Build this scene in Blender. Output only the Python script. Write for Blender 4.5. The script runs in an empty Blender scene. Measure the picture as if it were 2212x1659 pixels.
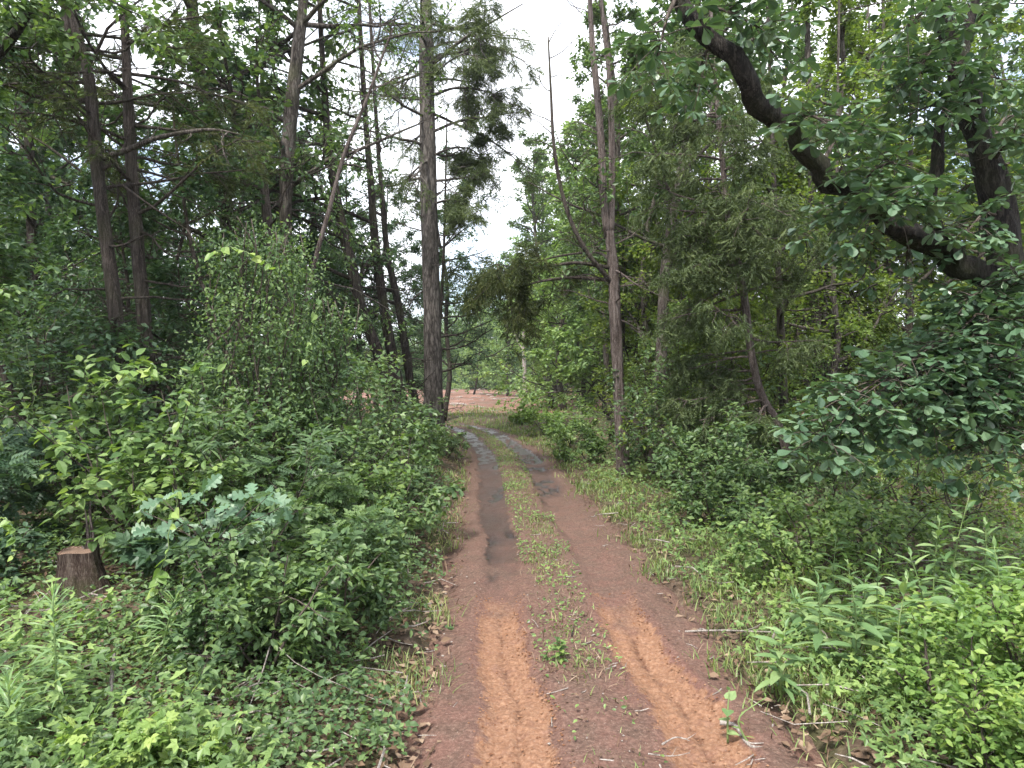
import bpy, math
import numpy as np
from mathutils import Matrix, Vector

S = bpy.context.scene
COL = S.collection
rad = math.radians

# ------------------------------------------------------------------ camera, sky, sun, exposure
CAMH = 2.0
cd = bpy.data.cameras.new("camera"); cam = bpy.data.objects.new("camera", cd); COL.objects.link(cam)
cd.sensor_width = 36.0; cd.lens = 36.0 * 0.694
cam.location = (0, 0, CAMH); cam.rotation_euler = (rad(90), 0, 0)
cd.shift_y = -0.0066; cd.clip_start = 0.05; cd.clip_end = 3000
S.camera = cam

SUN_EL, SUN_AZ = 58.0, 205.0          # azimuth measured from +Y towards +X
w = bpy.data.worlds.new("World"); S.world = w; w.use_nodes = True
nt = w.node_tree; nt.nodes.clear()
out = nt.nodes.new("ShaderNodeOutputWorld"); bg = nt.nodes.new("ShaderNodeBackground")
sky = nt.nodes.new("ShaderNodeTexSky"); sky.sky_type = 'NISHITA'; sky.sun_disc = False
sky.sun_elevation = rad(SUN_EL); sky.sun_rotation = rad(SUN_AZ); sky.air_density = 1.0; sky.dust_density = 1.5
tc = nt.nodes.new("ShaderNodeTexCoord"); mp = nt.nodes.new("ShaderNodeMapping"); mp.inputs['Scale'].default_value = (1, 1, 2.2)
nz = nt.nodes.new("ShaderNodeTexNoise"); nz.inputs['Scale'].default_value = 2.6; nz.inputs['Detail'].default_value = 7
cr = nt.nodes.new("ShaderNodeValToRGB")
cr.color_ramp.elements[0].position = 0.36; cr.color_ramp.elements[0].color = (0.12,) * 3 + (1,)
cr.color_ramp.elements[1].position = 0.52; cr.color_ramp.elements[1].color = (1, 1, 1, 1)
mx = nt.nodes.new("ShaderNodeMix"); mx.data_type = 'RGBA'
mx.inputs['B'].default_value = (8.0, 8.25, 8.8, 1)
L = nt.links.new
L(tc.outputs['Generated'], mp.inputs['Vector']); L(mp.outputs['Vector'], nz.inputs['Vector'])
L(nz.outputs['Fac'], cr.inputs['Fac']); L(cr.outputs['Color'], mx.inputs['Factor'])
L(sky.outputs['Color'], mx.inputs['A']); L(mx.outputs['Result'], bg.inputs['Color'])
bg.inputs['Strength'].default_value = 0.12; L(bg.outputs['Background'], out.inputs['Surface'])

sd = bpy.data.lights.new("sun", 'SUN'); sun = bpy.data.objects.new("sun", sd); COL.objects.link(sun)
sd.energy = 3.2; sd.angle = rad(9); sd.color = (1.0, 0.96, 0.88)
sdir = Vector((math.sin(rad(SUN_AZ)) * math.cos(rad(SUN_EL)), math.cos(rad(SUN_AZ)) * math.cos(rad(SUN_EL)), math.sin(rad(SUN_EL))))
sun.rotation_euler = sdir.to_track_quat('Z', 'Y').to_euler(); sun.location = (0, 0, 60)

S.view_settings.view_transform = 'Standard'; S.view_settings.look = 'None'
S.view_settings.gamma = 1.0; S.view_settings.use_curve_mapping = False
S.view_settings.exposure = 1.35
cy = S.cycles
cy.max_bounces = 6; cy.diffuse_bounces = 4; cy.glossy_bounces = 2; cy.transmission_bounces = 4
cy.transparent_max_bounces = 4; cy.volume_bounces = 0; cy.caustics_reflective = False; cy.caustics_refractive = False
cy.use_denoising = True; cy.use_adaptive_sampling = True; cy.adaptive_threshold = .025

# ------------------------------------------------------------------ helpers
FV = 0.694 * 2212.0
def W(px, py, d):
    """point at distance d ahead, from coordinates on a 2212 px wide plan of the view"""
    return np.array([(px - 1106.0) / FV * d, d, CAMH + (815.0 - py) / FV * d])

def nrm(a):
    a = np.asarray(a, float); return a / np.maximum(np.linalg.norm(a, axis=-1, keepdims=True), 1e-9)

def cross(a, b):
    a, b = np.broadcast_arrays(np.asarray(a, float), np.asarray(b, float)); r = np.empty(a.shape)
    r[..., 0] = a[..., 1] * b[..., 2] - a[..., 2] * b[..., 1]; r[..., 1] = a[..., 2] * b[..., 0] - a[..., 0] * b[..., 2]; r[..., 2] = a[..., 0] * b[..., 1] - a[..., 1] * b[..., 0]
    return r
def nrm1(v):
    x, y, z = v; l = math.sqrt(x * x + y * y + z * z) or 1e-9; return np.array((x / l, y / l, z / l))
def cross1(a, b):
    ax, ay, az = a; bx, by, bz = b; return np.array((ay * bz - az * by, az * bx - ax * bz, ax * by - ay * bx))
def _hash(ix, iy, s):
    n = (ix.astype(np.int64) * 374761393 + iy.astype(np.int64) * 668265263 + s * 974634777) & 0x7fffffff
    n = ((n ^ (n >> 13)) * 1274126177) & 0x7fffffff
    n = n ^ (n >> 16)
    return (n & 0xffff) / 65535.0
def vnoise(x, y, s=0):
    x = np.asarray(x, float); y = np.asarray(y, float)
    ix = np.floor(x); iy = np.floor(y); fx = x - ix; fy = y - iy
    fx = fx * fx * (3 - 2 * fx); fy = fy * fy * (3 - 2 * fy)
    a = _hash(ix, iy, s); b = _hash(ix + 1, iy, s); c = _hash(ix, iy + 1, s); d = _hash(ix + 1, iy + 1, s)
    return (a + (b - a) * fx) * (1 - fy) + (c + (d - c) * fx) * fy
def fbm(x, y, oct=4, s=0):
    v = 0; a = .5; t = 0
    for k in range(oct):
        v = v + a * vnoise(np.asarray(x) * 2 ** k, np.asarray(y) * 2 ** k, s + k * 17); t += a; a *= .5
    return v / t
def sstep(a, b, x):
    t = np.clip((np.asarray(x, float) - a) / (b - a), 0, 1); return t * t * (3 - 2 * t)

class MB:
    """collects triangles for one mesh"""
    def __init__(s): s.v = []; s.t = []; s.r = []; s.n = 0
    def add(s, v, t, r=None):
        v = np.asarray(v, float); t = np.asarray(t, int)
        s.v.append(v); s.t.append(t + s.n); s.n += len(v)
        s.r.append(np.zeros(len(v)) if r is None else r)
    def mesh(s, name, mat, smooth=False, attrs=None):
        v = np.concatenate(s.v); t = np.concatenate(s.t); r = np.concatenate(s.r)
        return mk_mesh(name, v, t, mat, smooth, dict(rnd=r, **(attrs or {})))
def mk_mesh(name, v, t, mat, smooth=False, attrs=None):
    me = bpy.data.meshes.new(name); n = len(t)
    me.vertices.add(len(v)); me.vertices.foreach_set('co', np.asarray(v, np.float32).ravel())
    me.loops.add(n * 3); me.loops.foreach_set('vertex_index', np.asarray(t, np.int32).ravel())
    me.polygons.add(n); me.polygons.foreach_set('loop_start', np.arange(0, n * 3, 3, dtype=np.int32))
    me.polygons.foreach_set('use_smooth', np.full(n, smooth, bool))
    me.update(calc_edges=True)
    for k, a in (attrs or {}).items():
        at = me.attributes.new(k, 'FLOAT', 'POINT'); at.data.foreach_set('value', np.asarray(a, np.float32))
    me.materials.append(mat); return me
def link(name, me, parent=None, loc=None):
    o = bpy.data.objects.new(name, me); COL.objects.link(o)
    if parent is not None: o.parent = parent
    if loc is not None: o.location = [float(q) for q in loc]
    return o
def tag(o, label=None, cat=None, group=None, kind=None):
    if label: o['label'] = label
    if cat: o['category'] = cat
    if group: o['group'] = group
    if kind: o['kind'] = kind
    return o
def thing(name, loc, label, cat, group=None):
    o = bpy.data.objects.new(name, None); COL.objects.link(o); o.location = [float(q) for q in loc]; o.empty_display_size = .2
    return tag(o, label, cat, group)
def dup(root, loc, rz=0., sc=1., label=None, group=None):
    r = root.copy(); COL.objects.link(r); r.location = [float(q) for q in loc]; r.rotation_euler = (0, 0, rz)
    r.scale = (sc,) * 3 if np.isscalar(sc) else sc
    if label: r['label'] = label
    if group: r['group'] = group
    for ch in list(root.children):
        c = ch.copy(); COL.objects.link(c); c.parent = r
        for g in ch.children:
            q = g.copy(); COL.objects.link(q); q.parent = c
    return r

# ------------------------------------------------------------------ materials
def newmat(name):
    m = bpy.data.materials.new(name); m.use_nodes = True; t = m.node_tree; t.nodes.clear()
    o = t.nodes.new("ShaderNodeOutputMaterial"); return m, t, o
def N(t, typ, **kw):
    n = t.nodes.new(typ)
    for k, v in kw.items(): setattr(n, k, v)
    return n
def ramp(t, fac, stops):
    r = N(t, "ShaderNodeValToRGB"); e = r.color_ramp.elements
    while len(e) < len(stops): e.new(0.5)
    for el, (p, c) in zip(e, stops): el.position = p; el.color = tuple(c) + (1,)
    t.links.new(fac, r.inputs['Fac']); return r.outputs['Color']
def leaf_mat(name, stops, trans=.35, rough=.42, single=False, spec=.32, tint=(1.25, 1.3, .55)):
    m, t, o = newmat(name); lk = t.links.new
    at = N(t, "ShaderNodeAttribute", attribute_name='rnd'); oi = N(t, "ShaderNodeObjectInfo")
    if single: fac = oi.outputs['Random']
    else:
        geo = N(t, "ShaderNodeNewGeometry")
        nz = N(t, "ShaderNodeTexNoise"); nz.inputs['Scale'].default_value = 1.1; nz.inputs['Detail'].default_value = 2
        lk(geo.outputs['Position'], nz.inputs['Vector'])
        a = N(t, "ShaderNodeMath", operation='MULTIPLY_ADD'); lk(nz.outputs['Fac'], a.inputs[0]); a.inputs[1].default_value = 1.1; a.inputs[2].default_value = -.55
        b = N(t, "ShaderNodeMath", operation='MULTIPLY_ADD'); lk(at.outputs['Fac'], b.inputs[0]); b.inputs[1].default_value = .75; lk(a.outputs[0], b.inputs[2])
        c = N(t, "ShaderNodeMath", operation='MULTIPLY_ADD'); lk(oi.outputs['Random'], c.inputs[0]); c.inputs[1].default_value = .25; lk(b.outputs[0], c.inputs[2])
        fac = c.outputs[0]
    col = ramp(t, fac, stops)
    pb = N(t, "ShaderNodeBsdfPrincipled"); lk(col, pb.inputs['Base Color'])
    pb.inputs['Roughness'].default_value = rough; pb.inputs['Specular IOR Level'].default_value = spec
    tl = N(t, "ShaderNodeBsdfTranslucent")
    mu = N(t, "ShaderNodeMix", data_type='RGBA', blend_type='MULTIPLY'); mu.inputs['Factor'].default_value = 1
    lk(col, mu.inputs['A']); mu.inputs['B'].default_value = tuple(tint) + (1,); lk(mu.outputs['Result'], tl.inputs['Color'])
    ms = N(t, "ShaderNodeMixShader"); ms.inputs['Fac'].default_value = trans
    lk(pb.outputs[0], ms.inputs[1]); lk(tl.outputs[0], ms.inputs[2]); lk(ms.outputs[0], o.inputs['Surface'])
    return m
def bark_mat(name, c0, c1, c2, sc=14., stretch=.16, moss=0., bump=.6, rough=.9):
    m, t, o = newmat(name); lk = t.links.new
    tc = N(t, "ShaderNodeTexCoord"); mp = N(t, "ShaderNodeMapping"); mp.inputs['Scale'].default_value = (1, 1, stretch)
    lk(tc.outputs['Object'], mp.inputs['Vector'])
    n1 = N(t, "ShaderNodeTexNoise"); n1.inputs['Scale'].default_value = sc; n1.inputs['Detail'].default_value = 6; n1.inputs['Roughness'].default_value = .65
    vo = N(t, "ShaderNodeTexVoronoi", feature='DISTANCE_TO_EDGE'); vo.inputs['Scale'].default_value = sc * 1.6
    lk(mp.outputs[0], n1.inputs['Vector'])
    wv = N(t, "ShaderNodeMix", data_type='RGBA'); wv.inputs['Factor'].default_value = .2
    lk(mp.outputs[0], wv.inputs['A']); lk(n1.outputs['Color'], wv.inputs['B']); lk(wv.outputs['Result'], vo.inputs['Vector'])
    sm = N(t, "ShaderNodeMath", operation='MULTIPLY_ADD'); lk(vo.outputs['Distance'], sm.inputs[0]); sm.inputs[1].default_value = 1.1; lk(n1.outputs['Fac'], sm.inputs[2])
    col = ramp(t, sm.outputs[0], [(.38, c0), (.58, c1), (.85, c2)])
    if moss > 0:
        n2 = N(t, "ShaderNodeTexNoise"); n2.inputs['Scale'].default_value = 2.2; n2.inputs['Detail'].default_value = 5; lk(tc.outputs['Object'], n2.inputs['Vector'])
        f = N(t, "ShaderNodeMapRange"); lk(n2.outputs['Fac'], f.inputs['Value']); f.inputs['From Min'].default_value = .5; f.inputs['From Max'].default_value = .68; f.inputs['To Max'].default_value = moss
        mm = N(t, "ShaderNodeMix", data_type='RGBA'); lk(f.outputs[0], mm.inputs['Factor']); lk(col, mm.inputs['A']); mm.inputs['B'].default_value = (.07, .085, .03, 1); col = mm.outputs['Result']
    pb = N(t, "ShaderNodeBsdfPrincipled"); lk(col, pb.inputs['Base Color']); pb.inputs['Roughness'].default_value = rough; pb.inputs['Specular IOR Level'].default_value = .2
    bp = N(t, "ShaderNodeBump"); bp.inputs['Strength'].default_value = bump; bp.inputs['Distance'].default_value = .03; lk(sm.outputs[0], bp.inputs['Height']); lk(bp.outputs[0], pb.inputs['Normal'])
    lk(pb.outputs[0], o.inputs['Surface']); return m

M = {}
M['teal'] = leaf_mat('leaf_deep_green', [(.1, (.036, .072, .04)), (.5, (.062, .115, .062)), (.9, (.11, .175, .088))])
M['mid'] = leaf_mat('leaf_mid_green', [(.1, (.052, .096, .042)), (.5, (.092, .155, .062)), (.92, (.165, .24, .09))])
M['bright'] = leaf_mat('leaf_light_green', [(.1, (.075, .135, .045)), (.55, (.135, .215, .07)), (.92, (.23, .32, .1))])
M['yellow'] = leaf_mat('leaf_yellow_green', [(.1, (.1, .18, .045)), (.55, (.17, .27, .07)), (.92, (.28, .37, .1))], trans=.4)
M['back'] = leaf_mat('leaf_painted_backlight', [(.1, (.07, .115, .032)), (.5, (.135, .2, .048)), (.9, (.22, .28, .07))], trans=.5)  # backlight painted into a yellower leaf colour; the sun stands behind the camera
M['oak'] = leaf_mat('oak_leaf', [(.1, (.045, .09, .048)), (.55, (.08, .145, .078)), (.92, (.13, .2, .11))], trans=.25, rough=.36, spec=.55)
M['oak1'] = leaf_mat('oak_leaf_single', [(.1, (.045, .09, .048)), (.55, (.08, .145, .078)), (.92, (.13, .2, .11))], trans=.25, rough=.36, single=True, spec=.55)
M['pale1'] = leaf_mat('pale_oak_leaf', [(.0, (.075, .14, .08)), (.6, (.13, .22, .135)), (1, (.25, .33, .23))], trans=.25, single=True)
M['bright1'] = leaf_mat('light_leaf_single', [(.0, (.07, .13, .045)), (.5, (.125, .205, .065)), (1, (.24, .33, .1))], single=True)
M['yellow1'] = leaf_mat('yellow_leaf_single', [(.0, (.13, .22, .055)), (.5, (.19, .29, .08)), (1, (.32, .4, .12))], trans=.4, single=True)
M['horse1'] = leaf_mat('horseweed_leaf', [(0, (.15, .25, .11)), (.6, (.21, .32, .15)), (1, (.3, .4, .16))], single=True)
M['weed1'] = leaf_mat('weed_leaf_single', [(.0, (.1, .18, .075)), (.5, (.155, .25, .105)), (1, (.25, .34, .15))], single=True)
M['cedar'] = leaf_mat('cedar_foliage', [(.1, (.052, .075, .034)), (.5, (.09, .122, .052)), (.9, (.14, .175, .08))], trans=.25, rough=.7, spec=.2)
M['cedard'] = leaf_mat('dark_cedar_foliage', [(.1, (.028, .038, .016)), (.5, (.05, .068, .024)), (.9, (.085, .1, .035))], trans=.25, rough=.7, spec=.2)
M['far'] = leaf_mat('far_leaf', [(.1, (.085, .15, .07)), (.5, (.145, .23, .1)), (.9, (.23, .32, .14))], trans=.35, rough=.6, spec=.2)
M['sunlit'] = leaf_mat('leaf_painted_sunlight', [(.1, (.11, .19, .07)), (.5, (.19, .29, .11)), (.92, (.3, .4, .16))], trans=.4)  # sunlight on the field edge trees painted in as a lighter leaf colour
M['grass'] = leaf_mat('grass_blade', [(.05, (.1, .16, .055)), (.5, (.17, .24, .085)), (.78, (.26, .31, .12)), (.97, (.33, .35, .15))], trans=.4)
M['dry'] = leaf_mat('dry_leaf', [(.0, (.07, .045, .03)), (.5, (.16, .105, .07)), (1, (.34, .26, .19))], trans=.1, rough=.8, spec=.15, tint=(1, .8, .6))
M['bark'] = bark_mat('bark_grey_brown', (.014, .011, .010), (.055, .045, .039), (.16, .14, .125), moss=.35, bump=.9)
M['pinebark'] = bark_mat('bark_pine', (.02, .017, .015), (.072, .062, .056), (.17, .15, .135), sc=9, stretch=.22, bump=.9)
M['oakbark'] = bark_mat('bark_oak', (.004, .0035, .003), (.016, .013, .012), (.065, .056, .049), sc=17, stretch=.14, moss=.35, bump=1.0)
M['stumpbark'] = bark_mat('bark_stump', (.02, .012, .010), (.075, .05, .04), (.18, .14, .115), sc=20, stretch=.1, moss=.5, bump=1.0)
M['cedarbark'] = bark_mat('bark_cedar', (.014, .011, .010), (.055, .043, .037), (.15, .125, .11), sc=24, stretch=.07, moss=.25, bump=.9)
M['redwood'] = bark_mat('bare_red_cedar_wood', (.028, .02, .017), (.095, .072, .064), (.25, .21, .195), sc=24, stretch=.06, bump=.9)
M['darkbark'] = bark_mat('bark_dark', (.010, .008, .007), (.03, .024, .021), (.075, .062, .054), moss=.3)
M['deadwood'] = bark_mat('weathered_dead_wood', (.09, .075, .065), (.2, .175, .155), (.4, .36, .33), sc=26, stretch=.1, bump=.4)
M['twig'] = bark_mat('twig_bark', (.02, .016, .013), (.055, .044, .036), (.11, .09, .076), bump=.2)
M['green_stem'] = leaf_mat('green_stem', [(0, (.1, .16, .06)), (1, (.16, .22, .08))], trans=0., single=True)

# ------------------------------------------------------------------ leaf templates (x across, y along, z up; length 1)
def fan(pts, c):
    """half outline from base to tip, mirrored, fanned about c"""
    right = list(pts); left = [(-x, y, z) for (x, y, z) in pts[1:-1]][::-1]
    v = right + left + [c]; n = len(v) - 1
    return np.array(v, float), np.array([(i, (i + 1) % n, n) for i in range(n)], int)
def strip(pts):
    """half outline with midrib: quads between the midrib and each edge"""
    v = []; t = []
    for i, (x, y, z) in enumerate(pts): v += [(0, min(max(y, 0), 1), z - abs(x) * .25), (x, y, z), (-x, y, z)]
    for i in range(len(pts) - 1):
        a, b = 3 * i, 3 * i + 3
        t += [(a, a + 1, b + 1), (a, b + 1, b), (a, b, b + 2), (a, b + 2, a + 2)]
    return np.array(v, float), np.array(t, int)
def merge(parts):
    b = MB()
    for v, t in parts: b.add(v, t)
    return np.concatenate(b.v), np.concatenate(b.t)
def place(tpl, ang, pos, s, roll=0):
    v, t = tpl; c, q = math.cos(ang), math.sin(ang)
    v = v * s; v = np.stack([v[:, 0] * c - v[:, 1] * q, v[:, 0] * q + v[:, 1] * c, v[:, 2]], 1)
    return v + np.array(pos), t
T = {}
T['rh'] = (np.array([(0, 0, 0), (.29, .42, .07), (0, 1, -.08), (-.29, .42, .07)], float), np.array([(0, 1, 2), (0, 2, 3)]))
T['ov'] = fan([(0, 0, 0), (.25, .26, .05), (.25, .58, .04), (0, 1, -.12)], (0, .42, -.03))
T['obov'] = fan([(0, 0, 0), (.08, .22, .02), (.24, .52, .06), (.29, .76, .04), (.15, .95, -.03), (0, .99, -.09)], (0, .6, -.03))
T['lance'] = fan([(0, 0, 0), (.13, .25, .03), (.145, .5, .02), (.08, .8, -.06), (0, 1, -.16)], (0, .5, -.03))
T['thin'] = fan([(0, 0, 0), (.05, .3, .0), (.045, .65, -.02), (0, 1, -.14)], (0, .5, -.02))
T['heart'] = fan([(0, .1, 0), (.2, -.05, .03), (.42, .15, .07), (.4, .45, .06), (.2, .78, .0), (0, 1.05, -.1)], (0, .35, -.03))
T['lobed'] = strip([(.015, 0, 0), (.02, .12, 0), (.14, .17, .03), (.16, .26, .03), (.07, .33, .0), (.26, .42, .05), (.29, .53, .05), (.11, .57, .01), (.27, .69, .04), (.27, .79, .03), (.12, .82, 0), (.14, .93, -.03), (.07, .99, -.05), (.0, 1.0, -.06)])
r2 = T['rh']
T['pin'] = merge([place(r2, s * 1.15, (0, .15 + .17 * i, 0), .36 - .02 * i) for i in range(5) for s in (-1, 1)] + [place(r2, 0, (0, .88, -.02), .34)])
T['tri'] = merge([place(r2, a, (0, .25, 0), .72) for a in (-1.1, 0, 1.1)] + [(np.array([(-.01, 0, 0), (.01, 0, 0), (0, .3, 0)], float), np.array([(0, 1, 2)]))])
T['five'] = merge([place(T['ov'], a, (0, .1, 0), .85 - .12 * abs(a)) for a in (-1.5, -.75, 0, .75, 1.5)])
def cedar_tpl(seed, n=22, wid=.028):
    g = np.random.default_rng(seed); v = []; t = []
    def sp(a, b, wd):
        a = np.array(a); b = np.array(b); d = b - a; s = np.cross(d, g.normal(size=3)); s = s / np.linalg.norm(s) * wd
        k = len(v); v.extend([a - s, a + s, b]); t.append((k, k + 1, k + 2))
    sp((0, 0, 0), (0, 1, -.12), .018)
    for i in range(n):
        y = .06 + .88 * i / n; s = 1 if i % 2 else -1
        ln = (.42 - .3 * y) * g.uniform(.7, 1.2)
        b = (s * ln * g.uniform(.5, .95), y + ln * g.uniform(.5, .9), -.12 * y + g.normal() * .09)
        sp((0, y, -.12 * y * y), b, wid)
    return np.array(v), np.array(t)
T['ced'] = cedar_tpl(3, 15, .03)
T['ced2'] = cedar_tpl(4, 12, .026)
T['blade'] = (np.array([(-.5, 0, 0), (.5, 0, 0), (-.42, .38, .02), (.42, .38, .02), (-.28, .74, .13), (.28, .74, .13), (0, 1, .32)], float) * np.array([.045, 1, 1]),
              np.array([(0, 1, 3), (0, 3, 2), (2, 3, 5), (2, 5, 4), (4, 5, 6)]))

def frames(d, up):
    d = nrm(d); s = nrm(cross(d, up)); n = cross(s, d); return d, s, n
def leaves(mb, tpl, pos, d, up, size, rng, wid=1.0):
    v, t = T[tpl]; pos = np.asarray(pos, float); n = len(pos)
    if n == 0: return
    d, s, u = frames(d, up); size = np.broadcast_to(size, (n,))[:, None, None]
    V = pos[:, None] + size * (wid * v[None, :, 0:1] * s[:, None] + v[None, :, 1:2] * d[:, None] + v[None, :, 2:3] * u[:, None])
    TT = (t[None] + (np.arange(n) * len(v))[:, None, None]).reshape(-1, 3)
    mb.add(V.reshape(-1, 3), TT, np.repeat(rng.random(n), len(v)))
SINGLE = {}
def single_mesh(tpl, mat):
    k = (tpl, mat)
    if k not in SINGLE:
        v, t = T[tpl]; SINGLE[k] = mk_mesh('leaf', v, t, M[mat])
    return SINGLE[k]
def leaf_objs(parent, tpl, mat, pos, d, up, size, name='leaf'):
    me = single_mesh(tpl, mat); d, s, u = frames(d, up); size = np.broadcast_to(size, (len(pos),))
    for i in range(len(pos)):
        o = bpy.data.objects.new(name, me); COL.objects.link(o); o.parent = parent
        m = np.eye(4); m[:3, 0] = s[i] * size[i]; m[:3, 1] = d[i] * size[i]; m[:3, 2] = u[i] * size[i]; m[:3, 3] = pos[i]
        o.matrix_basis = Matrix(m.tolist())

# ------------------------------------------------------------------ tubes and branches
def smooth_path(P, n):
    P = np.asarray(P, float)
    if len(P) < 3: return P[0] + (P[-1] - P[0]) * np.linspace(0, 1, n)[:, None]
    Q = np.vstack([2 * P[0] - P[1], P, 2 * P[-1] - P[-2]]); t = np.linspace(0, len(P) - 1 - 1e-6, n); i = t.astype(int); f = (t - i)[:, None]
    a, b, c, d = Q[i], Q[i + 1], Q[i + 2], Q[i + 3]
    return .5 * (2 * b + (c - a) * f + (2 * a - 5 * b + 4 * c - d) * f ** 2 + (3 * b - a - 3 * c + d) * f ** 3)
def tube(mb, P, R, sides=6, rough=0., seed=0, cap=True):
    P = np.asarray(P, float); n = len(P); R = np.broadcast_to(np.asarray(R, float), (n,))
    tg = np.empty(P.shape); tg[1:-1] = P[2:] - P[:-2]; tg[0] = P[1] - P[0]; tg[-1] = P[-1] - P[-2]; tg = nrm(tg); md = np.abs(tg.mean(0)); ref = np.eye(3)[int(np.argmin(md))]
    s = nrm(cross(tg, ref)); u = cross(s, tg)
    a = np.arange(sides) * 2 * math.pi / sides
    rr = np.repeat(R[:, None], sides, 1)
    if rough:
        k = np.arange(n)[:, None] * .35 + seed * 7.3
        rr = rr * (1 + rough * (vnoise(np.cos(a)[None] * 2.2 + 5 + k * 0, k + np.sin(a)[None] * 2.2, seed) - .5) * 2 + rough * .7 * (vnoise(np.broadcast_to(a[None] * 3.3, rr.shape), k * 2.3 + 3, seed + 5) - .5))
    V = P[:, None] + rr[..., None] * (np.cos(a)[None, :, None] * s[:, None] + np.sin(a)[None, :, None] * u[:, None])
    i = np.arange(n - 1)[:, None] * sides; j = np.arange(sides)[None]; j2 = (j + 1) % sides
    q = np.stack([i + j, i + j2, i + sides + j2, i + sides + j], -1).reshape(-1, 4)
    t = np.vstack([q[:, [0, 1, 2]], q[:, [0, 2, 3]]])
    V = V.reshape(-1, 3)
    if cap:
        V = np.vstack([V, P[0], P[-1]]); c0 = n * sides; e = (n - 1) * sides; jj = np.arange(sides)
        t = np.vstack([t, np.stack([np.full(sides, c0), (jj + 1) % sides, jj], 1), np.stack([np.full(sides, c0 + 1), e + jj, e + (jj + 1) % sides], 1)])
    mb.add(V, t)
def grow(g, p, d, Ln, r, lev, maxlev, spec, mb, twigs, sides=5):
    """one branch with its side branches; collects terminal twigs for the leaves"""
    sp = spec[lev]; k = sp.get('seg', 5); wob = sp.get('wob', .18); trop = sp.get('trop', .05)
    P = [np.array(p, float)]; D = nrm1(d); ds = [D]; W3 = g.normal(size=(k, 3)) * wob; W3[:, 2] += trop
    for i in range(k):
        D = nrm1(D + W3[i]); P.append(P[-1] + D * Ln / k); ds.append(D)
    P = np.array(P); R = np.linspace(r, r * sp.get('taper', .3), k + 1)
    if r > spec.get('minr', .0015): tube(mb, P if lev < 2 else P[::2] if k % 2 == 0 else P[[0, k // 2, k]], R if lev < 2 else R[::2] if k % 2 == 0 else R[[0, k // 2, k]], sides if lev == 0 else 4 if lev == 1 and sides > 5 else 3, cap=False)
    if lev >= maxlev: twigs.append(P); return
    if sp.get('leafy'): twigs.append(P[k // 2:])
    nc = sp['n']; nc = int(nc * g.uniform(.75, 1.25) + .5)
    for c in range(nc):
        t = g.uniform(sp.get('from', .25), 1.0); x = t * k; i = min(int(x), k - 1); q = P[i] + (P[i + 1] - P[i]) * (x - i)
        dd = ds[i + 1]; sd = nrm1(cross1(dd, g.normal(size=3)))
        if sp.get('flat'): sd = nrm1(sd * np.array((1, 1, 1 - sp['flat'])))
        an = sp.get('ang', .9) * g.uniform(.7, 1.25)
        grow(g, q, dd * math.cos(an) + sd * math.sin(an), Ln * sp.get('len', .5) * (1.15 - .55 * t) * g.uniform(.7, 1.25), max(r * .45 * (1.1 - .5 * t), .0012), lev + 1, maxlev, spec, mb, twigs, sides)
def twig_leaf_frames(g, twigs, per, jitter=.03, droop=.25, tmin=.1, flat=.75, out=1.0):
    pos, d, up = [], [], []
    for P in twigs:
        k = len(P) - 1; n = max(1, int(per * g.uniform(.7, 1.3) + .5)); t = np.sort(g.uniform(tmin, 1, n)) * k; i = np.minimum(t.astype(int), k - 1)
        q = P[i] + (P[i + 1] - P[i]) * (t - i)[:, None]; tw = nrm(P[i + 1] - P[i])
        h = cross(tw, [0, 0, 1.]); h = nrm(h + 1e-3) * np.where(np.arange(n) % 2, 1, -1)[:, None]
        dd = nrm(tw * .6 + h * out * g.uniform(.5, 1.1, (n, 1)) + g.normal(size=(n, 3)) * .35 + np.array([0, 0, -droop]))
        pos.append(q + g.normal(size=(n, 3)) * jitter); d.append(dd); up.append(nrm(np.array([0, -.2, 1.]) * flat + g.normal(size=(n, 3)) * .38))
    return np.concatenate(pos), np.concatenate(d), np.concatenate(up)

# ------------------------------------------------------------------ terrain
_ty = np.array([-5, 0, 3.6, 5.3, 9.5, 11, 14.5, 18, 22, 25, 27.5, 30, 33, 37, 60, 400])
_tx = np.array([.55, .55, .52, .46, .33, .22, .06, -.12, -.62, -1.05, -1.6, -2.5, -4.4, -8.5, -36, -400])
def xc(y): return np.interp(y, _ty, _tx)
def base_z(x, y):
    x = np.asarray(x, float); y = np.asarray(y, float); t = x - xc(y); near = 1 - sstep(30, 40, y)
    l = sstep(1.0, 2.6, -t) * (.32 + .2 * sstep(2, 7, -t)) * near * (.35 + .65 * sstep(3.4, 6.0, y))
    r = sstep(1.2, 3.5, t) * .12 * near
    return l + r + (fbm(x * .35, y * .35, 4, 3) - .5) * .3 * sstep(1.0, 3.5, np.abs(t)) + sstep(34, 44, y) * (fbm(x * .12, y * .12, 4, 9) - .5) * .9
def gz(x, y): return float(base_z(x, y))

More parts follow.
